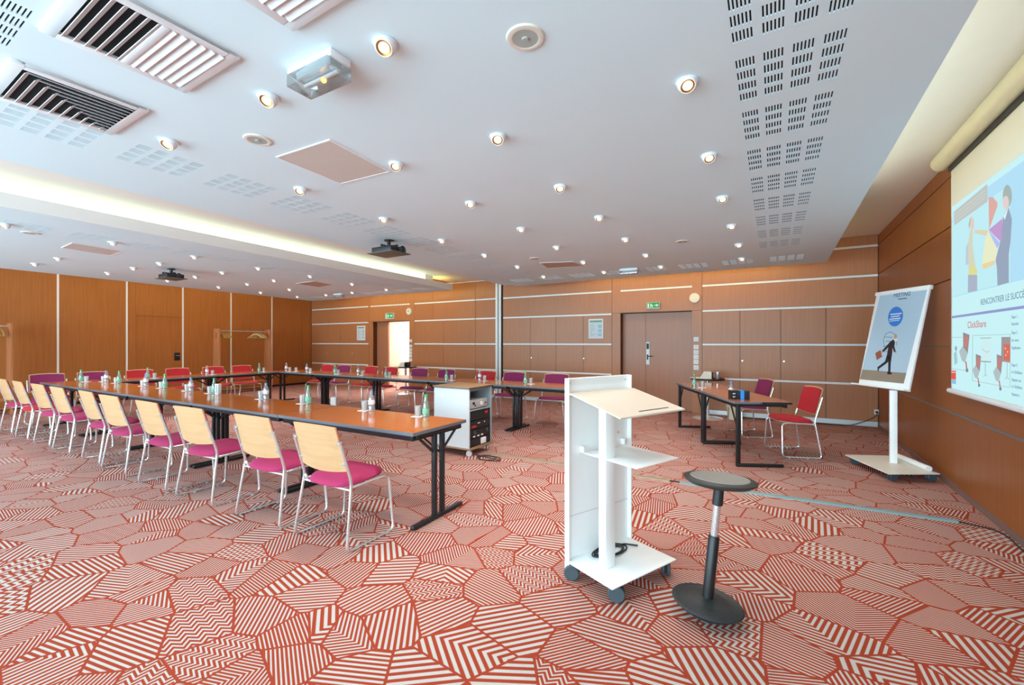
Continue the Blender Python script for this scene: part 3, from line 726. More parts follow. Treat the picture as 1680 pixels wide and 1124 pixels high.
# screen-side tables with C-shaped frames
ux = Vector((-0.433, 0.901, 0)); uy = Vector((0.901, 0.433, 0)); RO = Vector((-0.385, 5.52, 0))
def ctable(s0, label):
    L_ = 1.17; r = empty('side_table', RO+ux*(s0+L_/2)+uy*0.31, math.atan2(ux.y, ux.x), label, 'table', 'tables with C-shaped frames by the screen'); H_ = 0.74
    a, b = L_/2-0.002, 0.31   # local x along length, local -y = uy side
    MB().box(-a+0.006, a-0.006, -b+0.006, b-0.006, H_-0.024, H_).build('tabletop', TABW, r)
    ed = MB().box(-a, a, -b, -b+0.0065, H_-0.026, H_-0.0005).box(-a, a, b-0.0065, b, H_-0.026, H_-0.0005).box(-a, -a+0.0065, -b, b, H_-0.026, H_-0.0005).box(a-0.0065, a, -b, b, H_-0.026, H_-0.0005)
    ed.build('edging', EDGEG, r, 0.002)
    MB().box(-a+0.03, a-0.03, b-0.06, b-0.035, H_-0.07, H_-0.024).box(-a+0.03, a-0.03, -b+0.035, -b+0.06, H_-0.07, H_-0.024).build('apron', BLACK, r, 0.003)
    for s in (-1, 1):
        x = s*(a-0.03)
        o = MB().box(x-0.017, x+0.017, b-0.075, b-0.03, 0.03, H_-0.024).build('leg', BLACK, r, 0.004)
        MB().box(x-0.017, x+0.017, -b+0.08, b-0.03, 0.004, 0.036).build('foot', BLACK, o, 0.004)
        MB().box(x-0.017, x+0.017, -b+0.05, b-0.06, H_-0.055, H_-0.024).tube([(x-s*0.02, b-0.05, H_-0.30), (x-s*0.20, b-0.05, H_-0.05)], 0.010, 6).build('brace', BLACK, o)
    return r
ctable(0.0, 'cherry table with black C-shaped frame holding the black and blue box')
ctable(1.175, 'cherry table with black C-shaped frame nearer the closed door')

# ------------------------------------------------------------------ chairs (local: faces +y)
def make_chair(fab, name='conference_chair'):
    r = empty(name)
    # seat cushion and pan
    nx, ny = 10, 10; vs = []; fs = []
    def sxy(i, j):
        u = -1+2*i/nx; v = -1+2*j/ny
        # square to rounded plan
        x = 0.228*u*math.sqrt(1-0.36*v*v*v*v); y = 0.215*v*math.sqrt(1-0.30*u*u*u*u)
        return x, y+0.015, u, v
    def prof(u, v, h): return h*(1-abs(u)**6)**0.5*(1-abs(v)**6)**0.5
    for j in range(ny+1):
        for i in range(nx+1):
            x, y, u, v = sxy(i, j); zb = 0.428+0.012*v
            vs.append((x, y, zb+0.010+prof(u, v, 0.042)-0.010*(1-u*u)))
    n1 = len(vs)
    for j in range(ny+1):
        for i in range(nx+1):
            x, y, u, v = sxy(i, j); vs.append((x*0.985, y*0.985, 0.428+0.012*v-0.002))
    for j in range(ny):
        for i in range(nx):
            a = j*(nx+1)+i; q = (a, a+1, a+nx+2, a+nx+1); fs.append(q); fs.append(tuple(n1+k for k in q[::-1]))
    rim = [i for i in range(nx+1)]+[(j*(nx+1)+nx) for j in range(1, ny+1)]+[ny*(nx+1)+i for i in range(nx-1, -1, -1)]+[j*(nx+1) for j in range(ny-1, 0, -1)]
    for k in range(len(rim)): a, b = rim[k], rim[(k+1) % len(rim)]; fs.append((a, n1+a, n1+b, b))
    MB().add(vs, fs).build('seat', fab, r, sharp=70)
    MB().prism([(-0.195, -0.13), (-0.205, 0.12), (-0.19, 0.18), (-0.15, 0.20), (0.15, 0.20), (0.19, 0.18), (0.205, 0.12), (0.195, -0.13), (0.14, -0.175), (-0.14, -0.175)], -0.006, 0.006, 0, T(0, 0, 0.424) @ R(3.3, 'X')).build('seat_pan', BEECHE, r)
    # backrest: bent ply shell with a fabric pad on its front
    def back(d, t, w, z0, z1, inset):
        vs = []; fs = []; nx_, nz_ = 10, 4
        for side in (0, 1):
            for j in range(nz_+1):
                z = z0+(z1-z0)*j/nz_
                for i in range(nx_+1):
                    u = -1+2*i/nx_; wz = (w-0.012*(z-0.53)/0.33)*u
                    cut = -0.018*(1-u*u) if j == 0 else (0.012*(1-u*u) if j == nz_ else 0)
                    zz = z+cut
                    y = -0.165-0.30*(zz-0.53)*0.9-0.030*(1-u*u)+d+(t if side else 0)
                    vs.append((wz, y, zz))
        n = (nx_+1)*(nz_+1)
        for j in range(nz_):
            for i in range(nx_):
                a = j*(nx_+1)+i; q = (a, a+1, a+nx_+2, a+nx_+1); fs.append(q); fs.append(tuple(n+k for k in q[::-1]))
        rim = [i for i in range(nx_+1)]+[(j*(nx_+1)+nx_) for j in range(1, nz_+1)]+[nz_*(nx_+1)+i for i in range(nx_-1, -1, -1)]+[j*(nx_+1) for j in range(nz_-1, 0, -1)]
        for k in range(len(rim)): a, b = rim[k], rim[(k+1) % len(rim)]; fs.append((a, n+a, n+b, b))
        return MB().add(vs, fs)
    back(-0.012, 0.011, 0.235, 0.535, 0.845, 0).build('backrest', BEECH, r, sharp=50)
    back(0.0005, 0.013, 0.222, 0.548, 0.832, 0).build('back_pad', fab, r, sharp=50)
    for s in (-1, 1):
        top = Vector((s*0.247, -0.238, 0.745)); bend = Vector((s*0.252, -0.150, 0.455)); foot = Vector((s*0.283, -0.215, 0.013))
        ff = Vector((s*0.275, 0.215, 0.013)); fu = Vector((s*0.236, 0.205, 0.398)); ub = Vector((s*0.232, 0.155, 0.418))
        MB().tube(roundpath([top, bend, foot, ff, fu, ub, Vector((s*0.236, -0.145, 0.412)), Vector((s*0.25, -0.15, 0.44))], 0.045, 4), 0.0105, 8).build('side_frame', CHROME, r)
        for z, y in ((0.735, -0.228), (0.585, -0.184)):
            MB().box(s*0.212, s*0.240, y-0.016, y-0.004, z-0.007, z+0.007).build('back_clip', mat('clip_steel', (150, 152, 154), 0.45, 0.3), r, 0.003)
        MB().lathe([(0, -0.006), (0.009, -0.006), (0.011, 0.002), (0, 0.004)], 8, 0, T(s*0.28, -0.06, 0.006)).lathe([(0, -0.006), (0.009, -0.006), (0.011, 0.002), (0, 0.004)], 8, 0, T(s*0.277, 0.14, 0.006)).build('glide', mat('glide_plastic', (225, 225, 222), 0.4), r)
    MB().tube([(-0.253, -0.152, 0.40), (0.253, -0.152, 0.40)], 0.008, 8).build('crossbar', CHROME, r)
    MB().tube([(-0.234, 0.17, 0.408), (0.234, 0.17, 0.408)], 0.008, 8).build('crossbar', CHROME, r)
    return r
CH = {}
def chair(fab, key, p, rz, label, group):
    if key not in CH: CH[key] = make_chair(fab); o = CH[key]
    else: o = dup(CH[key])
    o.location = (p[0], p[1], 0); o.rotation_euler = (0, 0, rz); tag(o, label, 'chair', group)
# front row: rear feet measured in the photograph, from the lectern end outwards
fr_chairs = [(-2.72, 1.91, 0.0), (-3.46, 1.88, 1.5), (-4.40, 1.84, 3.0), (-5.16, 1.81, 0.5), (-6.09, 1.80, 2.0), (-6.84, 1.82, -1.0), (-7.78, 1.79, 1.0), (-8.56, 1.78, 2.0), (-9.40, 1.755, 0.0), (-10.24, 1.745, 1.0)]
for k, (x, y, a) in enumerate(fr_chairs):
    red = (k == 8)
    chair(RED if red else PURPLE, 'r' if red else 'm', (x, y+0.215), math.radians(a+1.0), '%s chair showing its beech back, %s from the lectern in its row' % ('red' if red else 'magenta', ORD[k]), 'chairs showing their beech backs')
# row along the door wall, facing the room's middle
br = [(-3.30, 'd'), (-4.20, 'd'), (-4.86, 'r'), (-5.87, 'd'), (-6.60, 'd'), (-7.50, 'r'), (-8.15, 'r'), (-9.10, 'd'), (-9.75, 'r')]
for k, (x, c) in enumerate(br):
    a = [8, 3, 0, -3, 2, 0, -4, 3, 0][k]
    chair(RED if c == 'r' else PURPD, c, (x, 6.86), math.pi+math.radians(a), '%s upholstered chair in the door wall row, %s from the lectern' % ('red' if c == 'r' else 'plum', ORD[k]), 'chairs along the door wall')
lr = [(2.40, 'd'), (3.02, 'd'), (3.72, 'r'), (4.40, 'r'), (5.10, 'r'), (5.72, 'r')]
for k, (y, c) in enumerate(lr):
    chair(RED if c == 'r' else PURPD, c, (-10.92, y), -math.pi/2+math.radians([0, 2, -3, 2, 0, -2][k]), '%s upholstered chair in the coat rack row, %s from the beech chairs' % ('red' if c == 'r' else 'plum', ORD[k]), 'chairs by the coat racks')
fa = math.atan2(0.93, -0.36)   # rotation that turns +y towards (-0.93,-0.36)
chair(RED, 'r', (0.19, 6.60), fa, 'bright red upholstered chair beside the cherry table near the flip chart', 'chairs at the screen-side tables')
chair(PURPD, 'd', (-0.33, 7.60), math.atan2(0.9, -0.43), 'plum upholstered chair behind the red chair at the screen-side table', 'chairs at the screen-side tables')

# ------------------------------------------------------------------ bottles, tumblers, coasters
def make_bottle(kind):
    r = empty('water_bottle')
    if kind == 'g':
        prof = [(0, 0.0), (0.026, 0.0), (0.031, 0.004), (0.031, 0.085), (0.028, 0.105), (0.021, 0.135), (0.014, 0.165), (0.0125, 0.178), (0.0125, 0.186)]
        MB().lathe(prof, 16).build('body', GLASSG, r)
        MB().lathe([(0.0315, 0.03), (0.0318, 0.031), (0.0318, 0.075), (0.0315, 0.076)], 16).build('label', LABELG, r)
        MB().lathe([(0.0145, 0.182), (0.0148, 0.184), (0.0145, 0.203), (0, 0.204)], 14).build('cap', GREENC, r)
    else:
        prof = [(0, 0.0), (0.026, 0.0), (0.030, 0.005), (0.030, 0.05), (0.027, 0.056), (0.030, 0.062), (0.030, 0.118), (0.024, 0.146), (0.0135, 0.163), (0.0125, 0.176)]
        MB().lathe(prof, 16).build('body', GLASSC, r)
        MB().lathe([(0.0305, 0.066), (0.0308, 0.067), (0.0308, 0.108), (0.0305, 0.109)], 16).build('label', LABELW, r)
        MB().lathe([(0.0145, 0.172), (0.0148, 0.174), (0.0145, 0.192), (0, 0.193)], 14).build('cap', BLUEC if kind == 'b' else PINKC, r)
    return r
def make_tumbler():
    r = empty('tumbler')
    MB().lathe([(0, 0.001), (0.027, 0.001), (0.034, 0.092), (0.0325, 0.092), (0.026, 0.010), (0, 0.010)], 16).build('glass', TUMBLER, r)
    MB().lathe([(0.0335, 0.0905), (0.0345, 0.092), (0.0335, 0.0935), (0.032, 0.092)], 16).build('rim', GLASSC, r)
    return r
BP = {}
def put(key, maker, p, label, cat, group, rz=0.0):
    if key not in BP: BP[key] = maker(); o = BP[key]
    else: o = dup(BP[key])
    o.location = p; o.rotation_euler = (0, 0, rz); tag(o, label, cat, group)
coaster_me = MB().box(-0.05, 0.05, -0.05, 0.05, 0, 0.002).build('paper_coaster', PAPER)
cfirst = True
def coaster(p, rz, label):
    global cfirst
    o = coaster_me if cfirst else coaster_me.copy()
    if not cfirst: COL.objects.link(o)
    cfirst = False
    o.location = p; o.rotation_euler = (0, 0, rz); tag(o, label, 'coaster', 'paper coasters')
COLN = {'g': 'green', 'b': 'blue-capped clear', 'p': 'pink-capped clear'}
TZ = 0.74
def setplace(bk, bx, gx, where, k):
    """bottle with a tumbler on a paper coaster"""
    if bx is not None: put(bk, lambda: make_bottle(bk), (bx[0], bx[1], TZ), '%s water bottle on %s, %s from its %s end' % (COLN[bk], where[0], ORD[k], where[1]), 'bottle', 'water bottles on the tables', random.uniform(0, 6))
    if gx is not None:
        coaster((gx[0], gx[1], TZ), random.uniform(-0.3, 0.3), 'paper coaster on %s, %s from its %s end' % (where[0], ORD[k], where[1]))
        put('t', make_tumbler, (gx[0], gx[1], TZ+0.002), 'clear tumbler on %s, %s from its %s end' % (where[0], ORD[k], where[1]), 'tumbler', 'clear tumblers on the tables', 0.0)
fwhere = ('the beech chair table row', 'lectern')
fb = [('g', -2.67), ('b', -3.36), ('g', -4.33), ('b', -5.11), ('g', -6.26), ('b', -6.86), ('g', -7.62), ('b', -8.23), ('g', -9.2), ('b', -9.72), ('g', -10.15)]
for k, (c, x) in enumerate(fb):
    s = (-2.275-x); b = frow(s, DT-0.075 if k != 10 else 0.40); g = frow(s+0.085, DT-0.085 if k != 10 else 0.42)
    if k == 10: g = frow(s-0.09, 0.44)
    setplace(c, b, g, fwhere, k)
bw = ('the door wall table row', 'lectern')
bb = [('g', -3.45, 0.33, 0.09), ('p', -4.42, 0.42, 0.09), ('g', -5.0, 0.22, 0.10), ('g', -6.48, 0.18, 0.08), ('b', -7.28, 0.18, 0.10), ('g', -7.98, 0.16, 0.07), ('b', -9.05, 0.22, 0.10), ('p', -9.72, 0.15, 0.10)]
for k, (c, x, t, dx) in enumerate(bb): setplace(c, (x, YBR+t), (x+dx, YBR+t+0.02), bw, k)
setplace('g', None, (-9.42, YBR+0.2), bw, 8)
lw = ('the coat rack table row', 'beech chair')
for k, (c, y, dx) in enumerate([('g', 3.45, 0.25), ('p', 4.45, 0.22), ('g', 5.50, 0.24)]): setplace(c, (XLR+dx+0.2, y), (XLR+dx+0.21, y+0.10), lw, k)
rw = ('the screen-side tables', 'flip chart')
p1 = RO+ux*0.42+uy*0.13; p2 = RO+ux*1.72+uy*0.10
setplace('b', p1, None, rw, 0); setplace('g', p2, RO+ux*1.55+uy*0.16, rw, 1)
# white and navy carton among the glasses
p = frow(3.92, DT-0.06); r = empty('carton', (p.x, p.y, TZ), 0.2, 'white carton with navy stripes beside a green bottle', 'carton')
MB().box(-0.03, 0.03, -0.025, 0.025, 0, 0.13).build('box', PAPER, r, 0.003)
MB().box(0.004, 0.014, -0.0262, 0.0262, 0.01, 0.12).box(-0.022, -0.016, -0.0262, 0.0262, 0.01, 0.12).build('stripe', mat('navy_print', (40, 60, 95), 0.5), r)
# black and blue box, with a keyring-like brass ball beside it
p = RO+ux*0.22+uy*0.10; r = empty('gift_box', (p.x, p.y, TZ), math.radians(20), 'black and blue carton box on the screen-side table', 'box')
MB().box(-0.045, 0.155, 0, 0.115, 0, 0.10).build('carton', mat('box_navy', (24, 40, 52), 0.4), r, 0.002)
MB().box(-0.0475, -0.045, -0.0005, 0.1155, 0, 0.1005).box(-0.0475, 0.02, -0.0015, 0.0, 0.0, 0.1).build('end_panel', mat('box_black', (18, 18, 22), 0.4), r)
MB().box(0.055, 0.095, -0.0018, 0.1165, -0.0, 0.1015).build('band', mat('box_blue', (50, 150, 235), 0.4), r)
pr = MB(); 
for z, w in ((0.068, 0.03), (0.060, 0.026), (0.030, 0.030), (0.024, 0.02)): pr.box(-0.03, -0.03+w, -0.0022, -0.0015, z, z+0.005)
pr.build('print', WHITE, r)

# ------------------------------------------------------------------ lectern
WMET = mat('white_lacquer', (248, 250, 249), 0.35, var=0.015)
def caster(parent, x, y, rz, rad=0.042, m=DGREY):
    M = T(x, y, 0) @ R(rz, 'Z')
    mb = MB()
    for s in (-1, 1):
        mb.lathe([(0, -0.008), (rad*0.86, -0.009), (rad, -0.004), (rad, 0.005), (rad*0.9, 0.009), (0, 0.009)], 20, 0, M @ T(0.018, s*0.016, rad) @ R(90, 'X'))
    o = mb.build('caster', m, parent)
    MB().box(-0.012, 0.040, -0.008, 0.008, rad*0.5, rad*1.9, 0, M).lathe([(0, 0), (0.011, 0), (0.011, 0.012), (0, 0.012)], 10, 0, M @ T(0, 0, rad*1.75)).build('fork', BLKPL, o)
LA = Vector((-1.07, 2.40, 0)); la = math.atan2(0.912, 0.41)
lec = empty('lectern', LA, la, 'white metal lectern on casters with sloping desk and tall panel', 'lectern')
MB().box(0, 0.56, -0.37, 0.0, 0.098, 0.106).build('base_plate', WMET, lec, 0.003)
pb = MB().box(0, 0.56, 0.0, 0.006, 0.035, 1.195).box(0, 0.006, -0.03, 0.0, 0.035, 1.195).box(0.554, 0.56, -0.03, 0.0, 0.035, 1.195).box(0, 0.56, -0.02, 0.0, 1.189, 1.195)
panel = pb.build('front_panel', WMET, lec)
MB().box(0.006, 0.554, -0.0015, 0.0005, 0.36, 0.363).build('panel_seam', mat('seam_grey', (196, 200, 198), 0.6), panel)
for x in (0.03, 0.53): MB().lathe([(0, 0.004), (0.006, 0.004), (0.007, 0)], 10, 0, T(x, -0.001, 1.165) @ R(90, 'X')).build('screw', ALU, panel)
col_ = MB().box(0.115, 0.195, -0.215, -0.160, 0.106, 1.06).build('column', WMET, lec, 0.003)
# desk: flat rear ledge then a slope towards the speaker
dk = [(0.0, 1.108), (-0.05, 1.108), (-0.425, 1.018), (-0.427, 1.010), (-0.052, 1.099), (0.0, 1.099)]
M = Matrix(((0, 0, 1, 0), (1, 0, 0, 0), (0, 1, 0, 0), (0, 0, 0, 1)))
desk = MB().prism(dk, 0.0, 0.56, 0, M).build('desk', mat('desk_cream', (208, 196, 180), 0.4, var=0.01), lec)
sl = math.atan2(0.09, 0.375)
MB().box(0.20, 0.46, -0.385, -0.377, 1.0275, 1.0305).build('pen_slot', mat('slot_dark', (60, 58, 54), 0.6), desk)
sh = MB().box(0.12, 0.50, -0.43, -0.03, 0.733, 0.739).build('shelf', WMET, lec, 0.002)
for bx in (0.115, 0.485): MB().box(bx, bx+0.012, -0.035, -0.001, 0.739, 0.775).build('bracket', WMET, sh)
for x, z in ((0.40, 0.90), (0.46, 0.82)): MB().lathe([(0, 0.004), (0.007, 0.004), (0.008, 0)], 10, 0, T(x, -0.001, z) @ R(90, 'X')).build('screw', ALU, panel)
for x, y, a in ((0.035, -0.045, 130), (0.06, -0.32, -50), (0.51, -0.33, 40), (0.51, -0.04, 130)): caster(lec, x, y, a, 0.046)
ring = []
for k in range(100):
    t = k/100.0*4.2*2*math.pi; q = 0.078+0.010*math.sin(t*0.31)+0.006*math.cos(t*0.7)
    ring.append((0.29+0.02*math.sin(t*0.21)+q*1.50*math.cos(t), -0.080+q*0.72*math.sin(t), 0.1115+0.010*(k/100.0)+0.003*math.sin(t*1.7)))
ring += [(0.40, -0.06, 0.117), (0.45, -0.07, 0.113), (0.50, -0.13, 0.112)]
cab = MB().tube(ring, 0.005, 6).build('cable_coil', BLKPL)
cab.location = LA; cab.rotation_euler = (0, 0, la); tag(cab, 'coiled black cable lying on the lectern base plate', 'cable')

# ------------------------------------------------------------------ perching stool
stool = empty('perch_stool', (-0.300, 2.455, 0), 0, 'black leaning perch stool with oval grey seat and round rocking base', 'stool')
axis = Vector((0.060, 0.038, 0.68)).normalized(); q = Vector((0, 0, 1)).rotation_difference(axis).to_matrix().to_4x4()
RUB = mat('rubber_black', (40, 44, 46), 0.5, var=0.1)
MB0 = T(0, 0, 0.030) @ q @ Matrix.Scale(0.94, 4)
base = MB().lathe([(0, -0.030), (0.06, -0.027), (0.115, -0.012), (0.150, 0.008), (0.163, 0.020), (0.155, 0.027), (0.10, 0.024)], 44, 0, MB0).build('base_pad', mat('rubber_blue_black', (34, 46, 54), 0.55), stool)
prof = [(0.09, 0.026), (0.181, 0.032), (0.185, 0.038), (0.181, 0.043)]
for k in range(9):
    r0 = 0.176-k*0.008; prof += [(r0, 0.0455+k*0.0006), (r0-0.004, 0.0435+k*0.0008)]
prof += [(0.10, 0.0515), (0.05, 0.058), (0.03, 0.066), (0, 0.066)]
MB().lathe(prof, 56, 0, MB0).build('base', RUB, stool, sharp=25)
MB().lathe([(0.029, 0.05), (0.029, 0.40), (0.026, 0.405), (0, 0.405)], 24, 0, MB0).build('lower_column', BLACK, stool)
MB().lathe([(0.019, 0.40), (0.019, 0.60)], 20, 0, MB0).build('gas_lift', CHROME, stool)
MB().lathe([(0.024, 0.575), (0.028, 0.58), (0.026, 0.66), (0.06, 0.68), (0.06, 0.685)], 22, 0, MB0).build('seat_socket', BLKPL, stool)
MS = MB0 @ T(0, 0, 0.700) @ R(12, 'Z') @ R(-4, 'Y') @ Matrix.Diagonal((1.0, 0.86, 1, 1))
MB().lathe([(0, -0.020), (0.10, -0.020), (0.16, -0.008), (0.186, 0.010), (0.188, 0.018), (0.180, 0.024), (0.150, 0.027)], 44, 0, MS).build('seat_shell', mat('shell_black', (52, 52, 50), 0.5), stool)
MB().lathe([(0.155, 0.0245), (0.148, 0.0295), (0.08, 0.027), (0, 0.025)], 44, 0, MS).build('seat_pad', mat('grey_fabric', (138, 134, 130), 0.85, bump=0.2), stool)

# ------------------------------------------------------------------ equipment trolley
TW = mat('trolley_laminate', (206, 212, 214), 0.45, var=0.04, scale=20); TB = mat('trolley_top', (150, 116, 84), 0.5, var=0.06)
TG = mat('trolley_inside', (150, 166, 172), 0.5)
tr = empty('equipment_trolley', (-3.2, 4.3, 0), 0, 'pale grey equipment trolley on casters with open rack of devices', 'trolley')
w, dp = 0.56, 0.50      # x -w..0, y 0..dp, open side at x = 0
z0, z1 = 0.105, 0.84
MB().box(-w, 0, 0, 0.02, z0, z1).build('side_panel', TW, tr, 0.002)
MB().box(-w, 0, dp-0.02, dp, z0, z1).build('side_panel', TG, tr, 0.002)
MB().box(-w, -w+0.02, 0.02, dp-0.02, z0, z1).build('back_panel', TG, tr)
tp = MB().box(-w-0.012, 0.012, -0.012, dp+0.012, z1, z1+0.018).build('top', TB, tr, 0.002)
MB().box(-w-0.013, 0.013, -0.013, dp+0.013, z1-0.004, z1+0.004).build('edging', BLKPL, tp)
MB().box(-w, 0.02, 0, dp, z0-0.022, z0).build('bottom', TB, tr, 0.002)
MB().box(-w+0.02, -0.01, 0.02, dp-0.02, 0.555, 0.573).build('shelf', TG, tr)
MB().box(-w+0.02, -0.04, 0.02, dp-0.02, 0.80, 0.84).build('top_rail', TG, tr)
for y0, y1 in ((0.02, 0.05), (dp-0.05, dp-0.02)): MB().box(-0.03, -0.012, y0, y1, z0, 0.555).build('rack_rail', BLACK, tr)
for x, y, a in ((-0.05, 0.04, 30), (-0.05, dp-0.05, 300), (-w+0.05, 0.05, 120), (-w+0.05, dp-0.05, 60)): caster(tr, x, y, a, 0.038, ALU)
am = empty('amplifier', (-0.02-3.2, 4.3+0.05, 0.5735), 0, 'silver amplifier on the top shelf of the equipment trolley', 'amplifier')
MB().box(-0.36, 0, 0, 0.38, 0.008, 0.115).build('case', mat('silver_plastic', (196, 200, 202), 0.35, 0.3), am, 0.008)
for y, z, rr in ((0.07, 0.075, 0.017), (0.10, 0.045, 0.009), (0.24, 0.06, 0.026), (0.33, 0.06, 0.009)):
    MB().lathe([(0, 0.012), (rr, 0.012), (rr, 0)], 14, 0, T(0, y, z) @ R(90, 'Y')).build('knob', BLKPL if rr < 0.02 else WHITE, am)
MB().box(-0.34, -0.005, 0.02, 0.36, 0, 0.008).build('foot', BLKPL, am)
rk = [(0.435, 0.545, 'black rack unit with a red badge high in the equipment trolley'), (0.325, 0.43, 'black rack unit with a red strip in the equipment trolley'), (0.215, 0.32, 'black rack unit with round dials in the equipment trolley'), (0.11, 0.21, 'black power unit with white socket low in the trolley')]
REDP = mat('red_print', (200, 40, 40), 0.5)
for k, (a, b, lab) in enumerate(rk):
    u = empty('rack_unit', (-3.2-0.012, 4.3, a), 0, lab, 'rack unit', 'rack units in the trolley'); h = b-a
    MB().box(-0.34, 0, 0.052, dp-0.052, 0, h-0.004).build('case', BLKPL, u, 0.002)
    if k == 0: MB().box(0, 0.002, 0.36, 0.42, h*0.55, h*0.8).build('badge', REDP, u)
    if k == 1:
        MB().box(0, 0.002, 0.07, 0.17, h*0.2, h*0.42).build('badge', REDP, u)
        for y in (0.2, 0.23, 0.34): MB().box(0, 0.002, y, y+0.018, h*0.55, h*0.7).build('button', WHITE, u)
    if k == 2:
        for y in (0.13, 0.40): MB().lathe([(0, 0.014), (0.022, 0.014), (0.024, 0)], 16, 0, T(0, y, h*0.6) @ R(90, 'Y')).build('dial', DGREY, u)
        for y in (0.10, 0.19, 0.27): MB().box(0, 0.006, y, y+0.04, h*0.1, h*0.25).build('button', WHITE, u)
    if k == 3: MB().box(0, 0.02, 0.26, 0.36, h*0.1, h*0.85).build('socket', WHITE, u, 0.004)
random.seed(11)
pts = [(-3.2+0.02, 4.40, 0.02)]
for k in range(26):
    t = k/25*4*math.pi; pts.append((-2.98+0.16*math.cos(t)+0.05*math.sin(t*0.7), 4.38+0.10*math.sin(t), 0.008+0.002*(k % 3)))
tag(MB().tube(pts, 0.005, 6).build('floor_cable', BLKPL), 'loose black cable on the carpet under the equipment trolley', 'cable')

# ------------------------------------------------------------------ flip chart
FC = Vector((1.12, 6.25, 0)); fc = empty('flip_chart', FC, 0, 'white mobile flip chart easel with a poster on its tilted board', 'flip chart')
bL, bR, tL = Vector((0.885, 6.76, 0.9)), Vector((1.222, 6.13, 0.9)), Vector((1.075, 6.86, 2.01))
bw_, bh_ = (bR-bL).length, (tL-bL).length
FM = T(*(-FC)) @ frame(bR-bL, tL-bL, bL)
MB().box(0, bw_, 0, bh_, -0.022, 0, 0, FM).build('board', WMET, fc, 0.003)
clampb = MB().box(-0.012, bw_+0.012, bh_-0.034, bh_+0.010, -0.03, 0.010, 0, FM).build('clamp_bar', WMET, fc, 0.005)
MB().box(-0.055, bw_+0.004, -0.012, 0.006, -0.022, 0.055, 0, FM).build('pen_tray', WMET, fc, 0.004)
# sheet and its print
Pn = (FM.to_3x3() @ Vector((0, 0, 1))).normalized(); P0 = bL+Pn*0.0012
FMi = FM.inverted()
def p3(x, y): return (1390+x/5.919, 460+y/5.916)
def onb(x, y):
    w_ = atplane(*p3(x, y), P0, Pn)-FC; l = FMi @ w_; return (l.x, l.y)
sheet_pts = [(318, 150), (775, 92), (548, 1003), (122, 960)]
sq = [onb(*p) for p in sheet_pts]
sheet = MB().prism(sq, 0.0005, 0.0020, 0, FM).build('poster', mat('poster_blue', (178, 204, 222), 0.5, var=0.12, scale=1.2), fc)
pm = [mat('poster_floor', (146, 132, 116), 0.6), mat('poster_circle', (52, 128, 214), 0.5), mat('poster_white', (225, 232, 238), 0.5), mat('poster_suit', (44, 30, 34), 0.6), mat('poster_skin', (206, 150, 120), 0.6), mat('poster_case', (150, 84, 62), 0.6), mat('poster_line', (70, 80, 84), 0.6), mat('poster_ink', (44, 66, 110), 0.6)]
pb = MB()
def pp(pts, mi, lay):
    q = [onb(*p) for p in pts]; pb.prism(q, 0.0020, 0.0020+0.0004*lay, mi, FM)
def ell(cx, cy, rx, ry, sk=0.0, n=28): return [(cx+rx*math.cos(2*math.pi*k/n)-sk*ry*math.sin(2*math.pi*k/n), cy+ry*math.sin(2*math.pi*k/n)) for k in range(n)]
pp([(149, 866), (575, 900), (548, 1003), (122, 960)], 0, 1)
pp(ell(470, 352, 72, 96, 0.12), 1, 1)
for y, x0, x1, t in [(327, 420, 530, 11), (351, 428, 512, 10), (374, 410, 520, 10), (394, 408, 508, 7)]: pp([(x0, y), (x1, y-12), (x1, y-12+t), (x0, y+t)], 2, 2)
for a0 in range(0, 40):
    a, b = math.radians(a0*9), math.radians(a0*9+9)
    if 20 < a0*9 < 80: continue
    pp([(418+66*math.cos(a), 592+92*math.sin(a)), (418+66*math.cos(b), 592+92*math.sin(b)), (418+63*math.cos(b), 592+88*math.sin(b)), (418+63*math.cos(a), 592+88*math.sin(a))], 6, 1)
for (x0, y0, x1, y1) in [(360, 548, 440, 552), (372, 590, 430, 590), (350, 640, 372, 640), (372, 632, 400, 628), (365, 690, 408, 690)]: pp([(x0, y0), (x1, y1), (x1, y1+4), (x0, y0+4)], 6, 1)
pp([(414, 600), (450, 572), (464, 602), (458, 640), (472, 692), (456, 698), (440, 652), (438, 700), (424, 800), (420, 890), (399, 890), (399, 775), (388, 722), (400, 650), (352, 698), (338, 684), (396, 622)], 3, 2)
pp([(388, 722), (430, 745), (390, 800), (310, 858), (299, 840), (368, 786)], 3, 2)
pp([(390, 884), (412, 884), (437, 903), (430, 914), (390, 912)], 3, 2); pp([(295, 834), (310, 852), (304, 884), (295, 882)], 3, 2)
pp(ell(470, 546, 14, 25, 0.1, 16), 4, 3); pp([(334, 680), (350, 692), (342, 708), (330, 700)], 4, 3); pp([(470, 688), (482, 690), (474, 712), (466, 700)], 4, 3)
pp([(452, 562), (486, 566), (482, 592), (462, 584)], 2, 2)
pp([(274, 706), (324, 676), (340, 742), (288, 774)], 5, 2)
pp([(495, 180), (582, 170), (580, 178), (494, 188)], 7, 1)
pb.build('poster_print', pm, sheet)
tx0, tx1 = onb(447, 167), onb(597, 150)
text('MEETING', 0.066, pm[7], 'poster_title', sheet, FM @ T(tx0[0], tx0[1], 0.0023), 0.0003, sx=0.84)
cx, cy = 0.0, 0.0
MB().box(-0.032, 0.032, -0.022, 0.022, 0.09, 0.885).build('column', WMET, fc, 0.004)
MB().box(0.034, 0.040, -0.008, 0.008, 0.70, 0.86).build('column_slot', mat('slot_dark', (60, 58, 54), 0.6), fc)
b0 = [Vector(p) for p in ((0.722, 6.40), (0.985, 5.69), (1.43, 5.985), (1.30, 6.40), (1.12, 6.72))]
